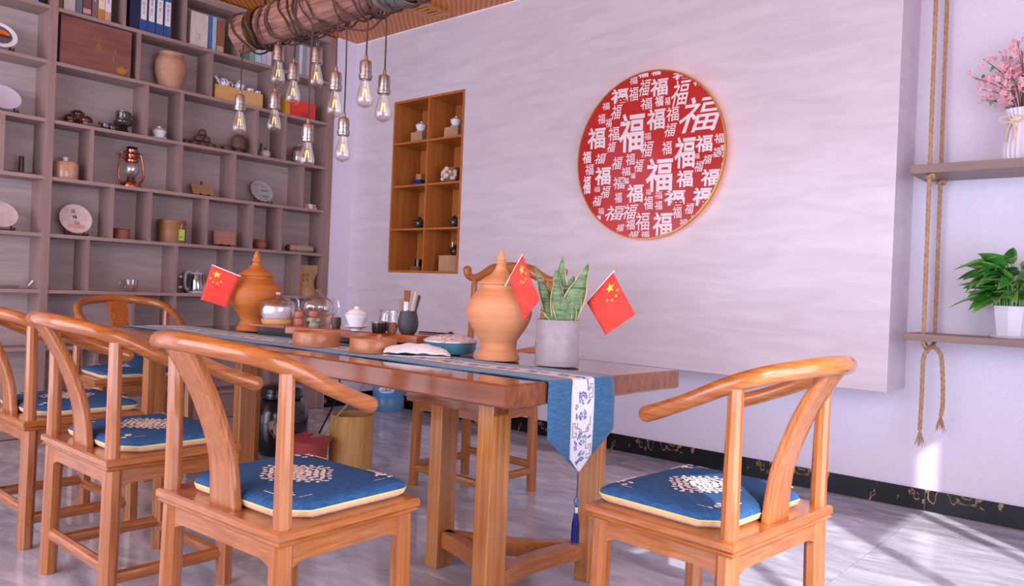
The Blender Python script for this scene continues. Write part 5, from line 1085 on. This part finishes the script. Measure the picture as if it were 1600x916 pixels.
# row 2
t, k = disp('glass_tray', 'shallow clear glass tray lying in the left column', 'tray', 14, 2, .09); mb = MB().shell([(.07, 0), (.085, .012), (.095, .02)], .002, 4, RZ(pi/4) @ Matrix.Diagonal((1.25, .6, 1, 1))); mb.build('body', GLASS, t, 30); MB().tube([(.10, 0, .018), (.125, .0, .05)], [.004, .006], 8).build('handle', WHITE, t)
t, k = disp('glass_cup', 'clear glass teacup with a handle on the shelf behind the far chair', 'cup', 203, 2, .09); L(t, k, 'body', GLASS, [(7, 0), (10, 5), (11, 12), (12, 18)], 's'); MB().tube(catmull([(-10*k, 0, 15*k), (-16*k, 0, 14*k), (-15*k, 0, 5*k), (-9*k, 0, 5*k)], 4), 1.1*k, 8).build('handle', GLASS, t)
t, k = disp('cup_rack', 'small dark rack with two white cups against a divider', 'rack', 281, 2, .06)
MB().box((-.015, -.02, 0), (.015, .02, .004)).build('base', DARKW, t, 0); MB().box((.010, -.004, .004), (.014, .004, 31*k)).build('post', DARKW, t, 0)
for z in (7, 23): MB().lathe([(0, 0), (.012, 0), (.014, .012), (.013, .016), (0, .016)], 14, TR(-.004, -.004, z*k)).build('cup', pm('cream_cup', 'd8c4a8', 'e4d2b8', rough=.3), t)
for z in (6.2, 22.2): MB().box((-.014, -.012, z*k-.002), (.014, .012, z*k)).build('shelf', DARKW, t, 0)
t, k = disp('electric_kettle', 'silver grey electric kettle with a glass window', 'kettle', 307, 2, .09); KG = pm('kettle_grey', 'a8a4ae', 'b8b4be', rough=.3)
L(t, k, 'base', KG, [(0, 0), (15, 0), (15, 3), (0, 3)]); L(t, k, 'body', STEEL, [(0, 3.2), (14, 3.2), (14.5, 6), (0, 6)]); L(t, k, 'window', glass('kettle_glass', 'd0d0d8', .25, .5), [(14, 6), (14, 18), (11, 29)], 's'); L(t, k, 'liner', STEEL, [(0, 6.2), (8, 6.2), (7, 28), (0, 28)]); L(t, k, 'lid', KG, [(11.2, 29), (10, 32), (3, 33.5), (2.5, 35), (0, 35)]); MB().tube(catmull([(-10*k, 0, 32*k), (-17*k, 0, 32*k), (-20*k, 0, 20*k), (-18*k, 0, 8*k), (-14*k, 0, 5*k)], 5), 2.6*k, 8).build('handle', KG, t)
# paper bag
t, k = disp('paper_bag', 'crumpled kraft paper tea bag with brown lettering', 'bag', 479, 2, .06); KR = pm('kraft_paper', 'b08a60', 'c49e74', (8, 8, 8), .8, bump=.3)
rows = []; back = []
for j in range(11):
    v = j/10; th = .045*(1-v)**.8+.002; L0, R0_ = -19, 18-6*sin(pi*min(v*1.25, 1))*(v < .8)
    rows.append([Vector(((L0+(R0_-L0)*i/10)*k, -th*sin(pi*(.08+.84*i/10))-.003*sin(i*1.3+j*.9), (48*v)*k)) for i in range(11)]); back.append([Vector((p.x, th*.6, p.z)) for p in rows[-1]])
mb = MB().grid(rows); mb.grid([r[::-1] for r in back])
for j in range(10):
    for e in (0, -1): mb.add([rows[j][e], rows[j+1][e], back[j+1][e], back[j][e]], [(0, 1, 2, 3)])
mb.add([rows[-1][0], rows[-1][-1], back[-1][-1], back[-1][0]], [(0, 1, 2, 3)]); mb.build('bag', KR, t, 50)
IB = pm('ink_brown', '5a3420', '68402a', rough=.7)
for ch, x, z, h in (('清', -11, 32, 5.5), ('香', -3, 32, 5.5), ('山', -12, 25, 5), ('韵', -4, 25, 5), ('茶', -14, 16, 2.5), ('叶', -9, 16, 2.5), ('香', -4, 16, 2.5)): text_obj('lettering', ch, IB, t, basis((x*k, -.052+.03*(z/48), z*k), (1, 0, 0), (0, .45, .9)), h*k*.9, h*k)

# ------------------------------------------------------------------ things in the niche cabinet
def nich(name, label, cat, px, row, dep=.12):
    z = NZS[row]; x = XS+dep; p = at_x(px, 300, x); y = p.y
    for _ in range(3):
        v = Vector((x, y, z))-CAM; sx = 800+FPX*v.dot(RT)/v.dot(FW); y -= (px-sx)*v.dot(FW)/FPX*1.5
    t = thing(name, label, cat, (x, y, z+.0006)); return t, mpp(t.location)
CARD = pm('kraft_carton', 'b08868', 'c09878', (10, 10, 10), .7)
def carton(lab, px, row, wd, ht, dp=.09, dep=.10):
    t, k = nich('carton', lab, 'box', px, row, dep); MB().box((-.02, -wd*k*.5, 0), (-.02+dp, wd*k*.5, ht*k)).build('body', CARD, t, 0, bevel=.001); MB().box((-.0206, -.004, 0), (-.02, .004, ht*k)).build('tape', pm('carton_tape', 'b89274', 'c8a284'), t, 0); return t, k, t.location.z+ht*k
def potlid(lab, loc, k):
    t = thing('lidded_bowl', lab, 'tea bowl', loc); L(t, k, 'saucer', WHITE, [(0, 0), (6, 0), (9, 1.5), (0, 2)]); L(t, k, 'bowl', WHITE, [(5, 2), (8, 6), (9, 11)], 's'); L(t, k, 'lid', WHITE, [(9.3, 11.2), (6, 14), (2, 15), (2, 17), (0, 18)])
t, k, z = carton('kraft carton in the upper niche compartment closer to the bookcase', 653, 3, 26, 18); potlid('white lidded bowl on the carton closer to the bookcase', (t.location.x+.02, t.location.y-.01, z+.001), k)
t, k, z = carton('kraft carton in the upper niche compartment closer to the round panel', 707, 3, 30, 19); potlid('white lidded bowl on the carton closer to the round panel', (t.location.x+.02, t.location.y-.01, z+.001), k)
t, k = nich('blue_box', 'small dark blue gift box in the niche', 'box', 653, 2); MB().box((-.02, -.05, 0), (.06, .05, .055)).build('body', pm('navy_box', '1e2f72', '2a3c84', rough=.4), t, 0, bevel=.001); MB().box((-.0206, -.05, .036), (-.02, .05, .040)).build('lid_line', pm('navy_dark', '121c48', '182454'), t, 0); M = basis((-.0212, .012, .02), (0, -1, 0), (0, 0, 1)); text_obj('emblem', '茶', GOLD, t, M, .018, .018)
zz = t.location.z+.0555
t2 = thing('yellow_carton', 'small mustard block resting on the blue gift box', 'box', (t.location.x+.02, t.location.y-.012, zz)); MB().box((-.03, -.028, 0), (.03, .028, .045)).build('body', pm('mustard', 'b08a48', 'c09a58', rough=.6), t2, 0, bevel=.003); MB().box((-.0304, -.028, .030), (-.03, .028, .033)).build('lid_line', CARD, t2, 0)
t, k = nich('carved_bowl', 'cream and brown carved bowl with white blossoms in the niche', 'bowl', 706, 2, .10); L(t, k, 'bowl', pm('bowl_brown', '7a4a34', '9a6a50', (30, 30, 30), .4), [(9, 0), (15, 8), (16.5, 18), (15, 24)], 's'); 
for i in range(14): a = pi+rnd.uniform(-1.2, 1.2); z_ = rnd.uniform(3, 21); MB().sphere((15.2*k*cos(a), 15.2*k*sin(a), z_*k), rnd.uniform(2.4, 4.2)*k, 8, sz=1).build('blossom_relief', pm('cream_relief', 'd0c2ae', 'e0d4c2', (60, 60, 60), .5), t)
def tpot(lab, px, row, k0=1.0, loc=None, handle=False, mat=None):
    if loc is None: t, k = nich('small_teapot', lab, 'teapot', px, row, .12)
    else: t = thing('small_teapot', lab, 'teapot', loc); k = mpp(loc)
    k *= k0; mt = mat or CHR
    if loc is None: MB().prism([(-.045, -.04), (.045, -.04), (.045, .045), (-.045, .045)], 0, .012).build('stand', DARKW, t, 0, bevel=.002)
    M = TR(0, 0, .0125 if loc is None else 0); L(t, k, 'body', mt, [(0, 0), (6, 0), (9, 5), (8.5, 10), (5, 14), (0, 15)], M=M); L(t, k, 'lid', mt, [(0, 14.5), (4.5, 14.5), (3, 16.5), (1.5, 17), (1.5, 19), (0, 19.5)], M=M)
    o = M.translation.z; MB().tube(catmull([(0, 7*k, o+6*k), (0, 12*k, o+9*k), (0, 14*k, o+13*k)], 4), [2*k, 1.1*k], 8).build('spout', mt, t); MB().tube(catmull([(0, -8*k, o+11*k), (0, -13*k, o+10*k), (0, -12*k, o+4*k), (0, -8*k, o+4*k)], 4), 1.1*k, 8).build('handle', mt, t)
    if handle: MB().tube(catmull([(0, 6*k, o+13*k), (0, 7*k, o+22*k), (0, 0, o+28*k), (0, -7*k, o+22*k), (0, -6*k, o+13*k)], 5), .8*k, 6).build('bail_handle', STEEL, t)
tpot('small black teapot on a wood stand, niche side closer to the bookcase', 655, 1); tpot('small black teapot on a wood stand, niche side closer to the round panel', 710, 1)
t, k = nich('tea_block', 'small black tin standing on a brown block at the bottom of the niche', 'tin', 652, 0, .10); MB().box((-.03, -.05, 0), (.04, .05, .035)).build('block', wood('block_wood', '7a4a2c', '966040', 'y', .5, 0, 40, 4), t, 0, bevel=.002); L(t, k, 'tin', BLACK, [(0, 0), (6.5, 0), (6.5, 11), (0, 11.5)], M=TR(.0, -.01, .0355))
t, k, z = carton('large kraft carton at the bottom of the niche', 701, 0, 38, 25, .12, .08); tpot('dark bronze bail-handled teapot on the large kraft carton', 0, 0, .95, Vector((t.location.x+.03, t.location.y-.03, z+.001)), True, pm('bronze', '3a3324', '5c5138', rough=.3, metal=.6))
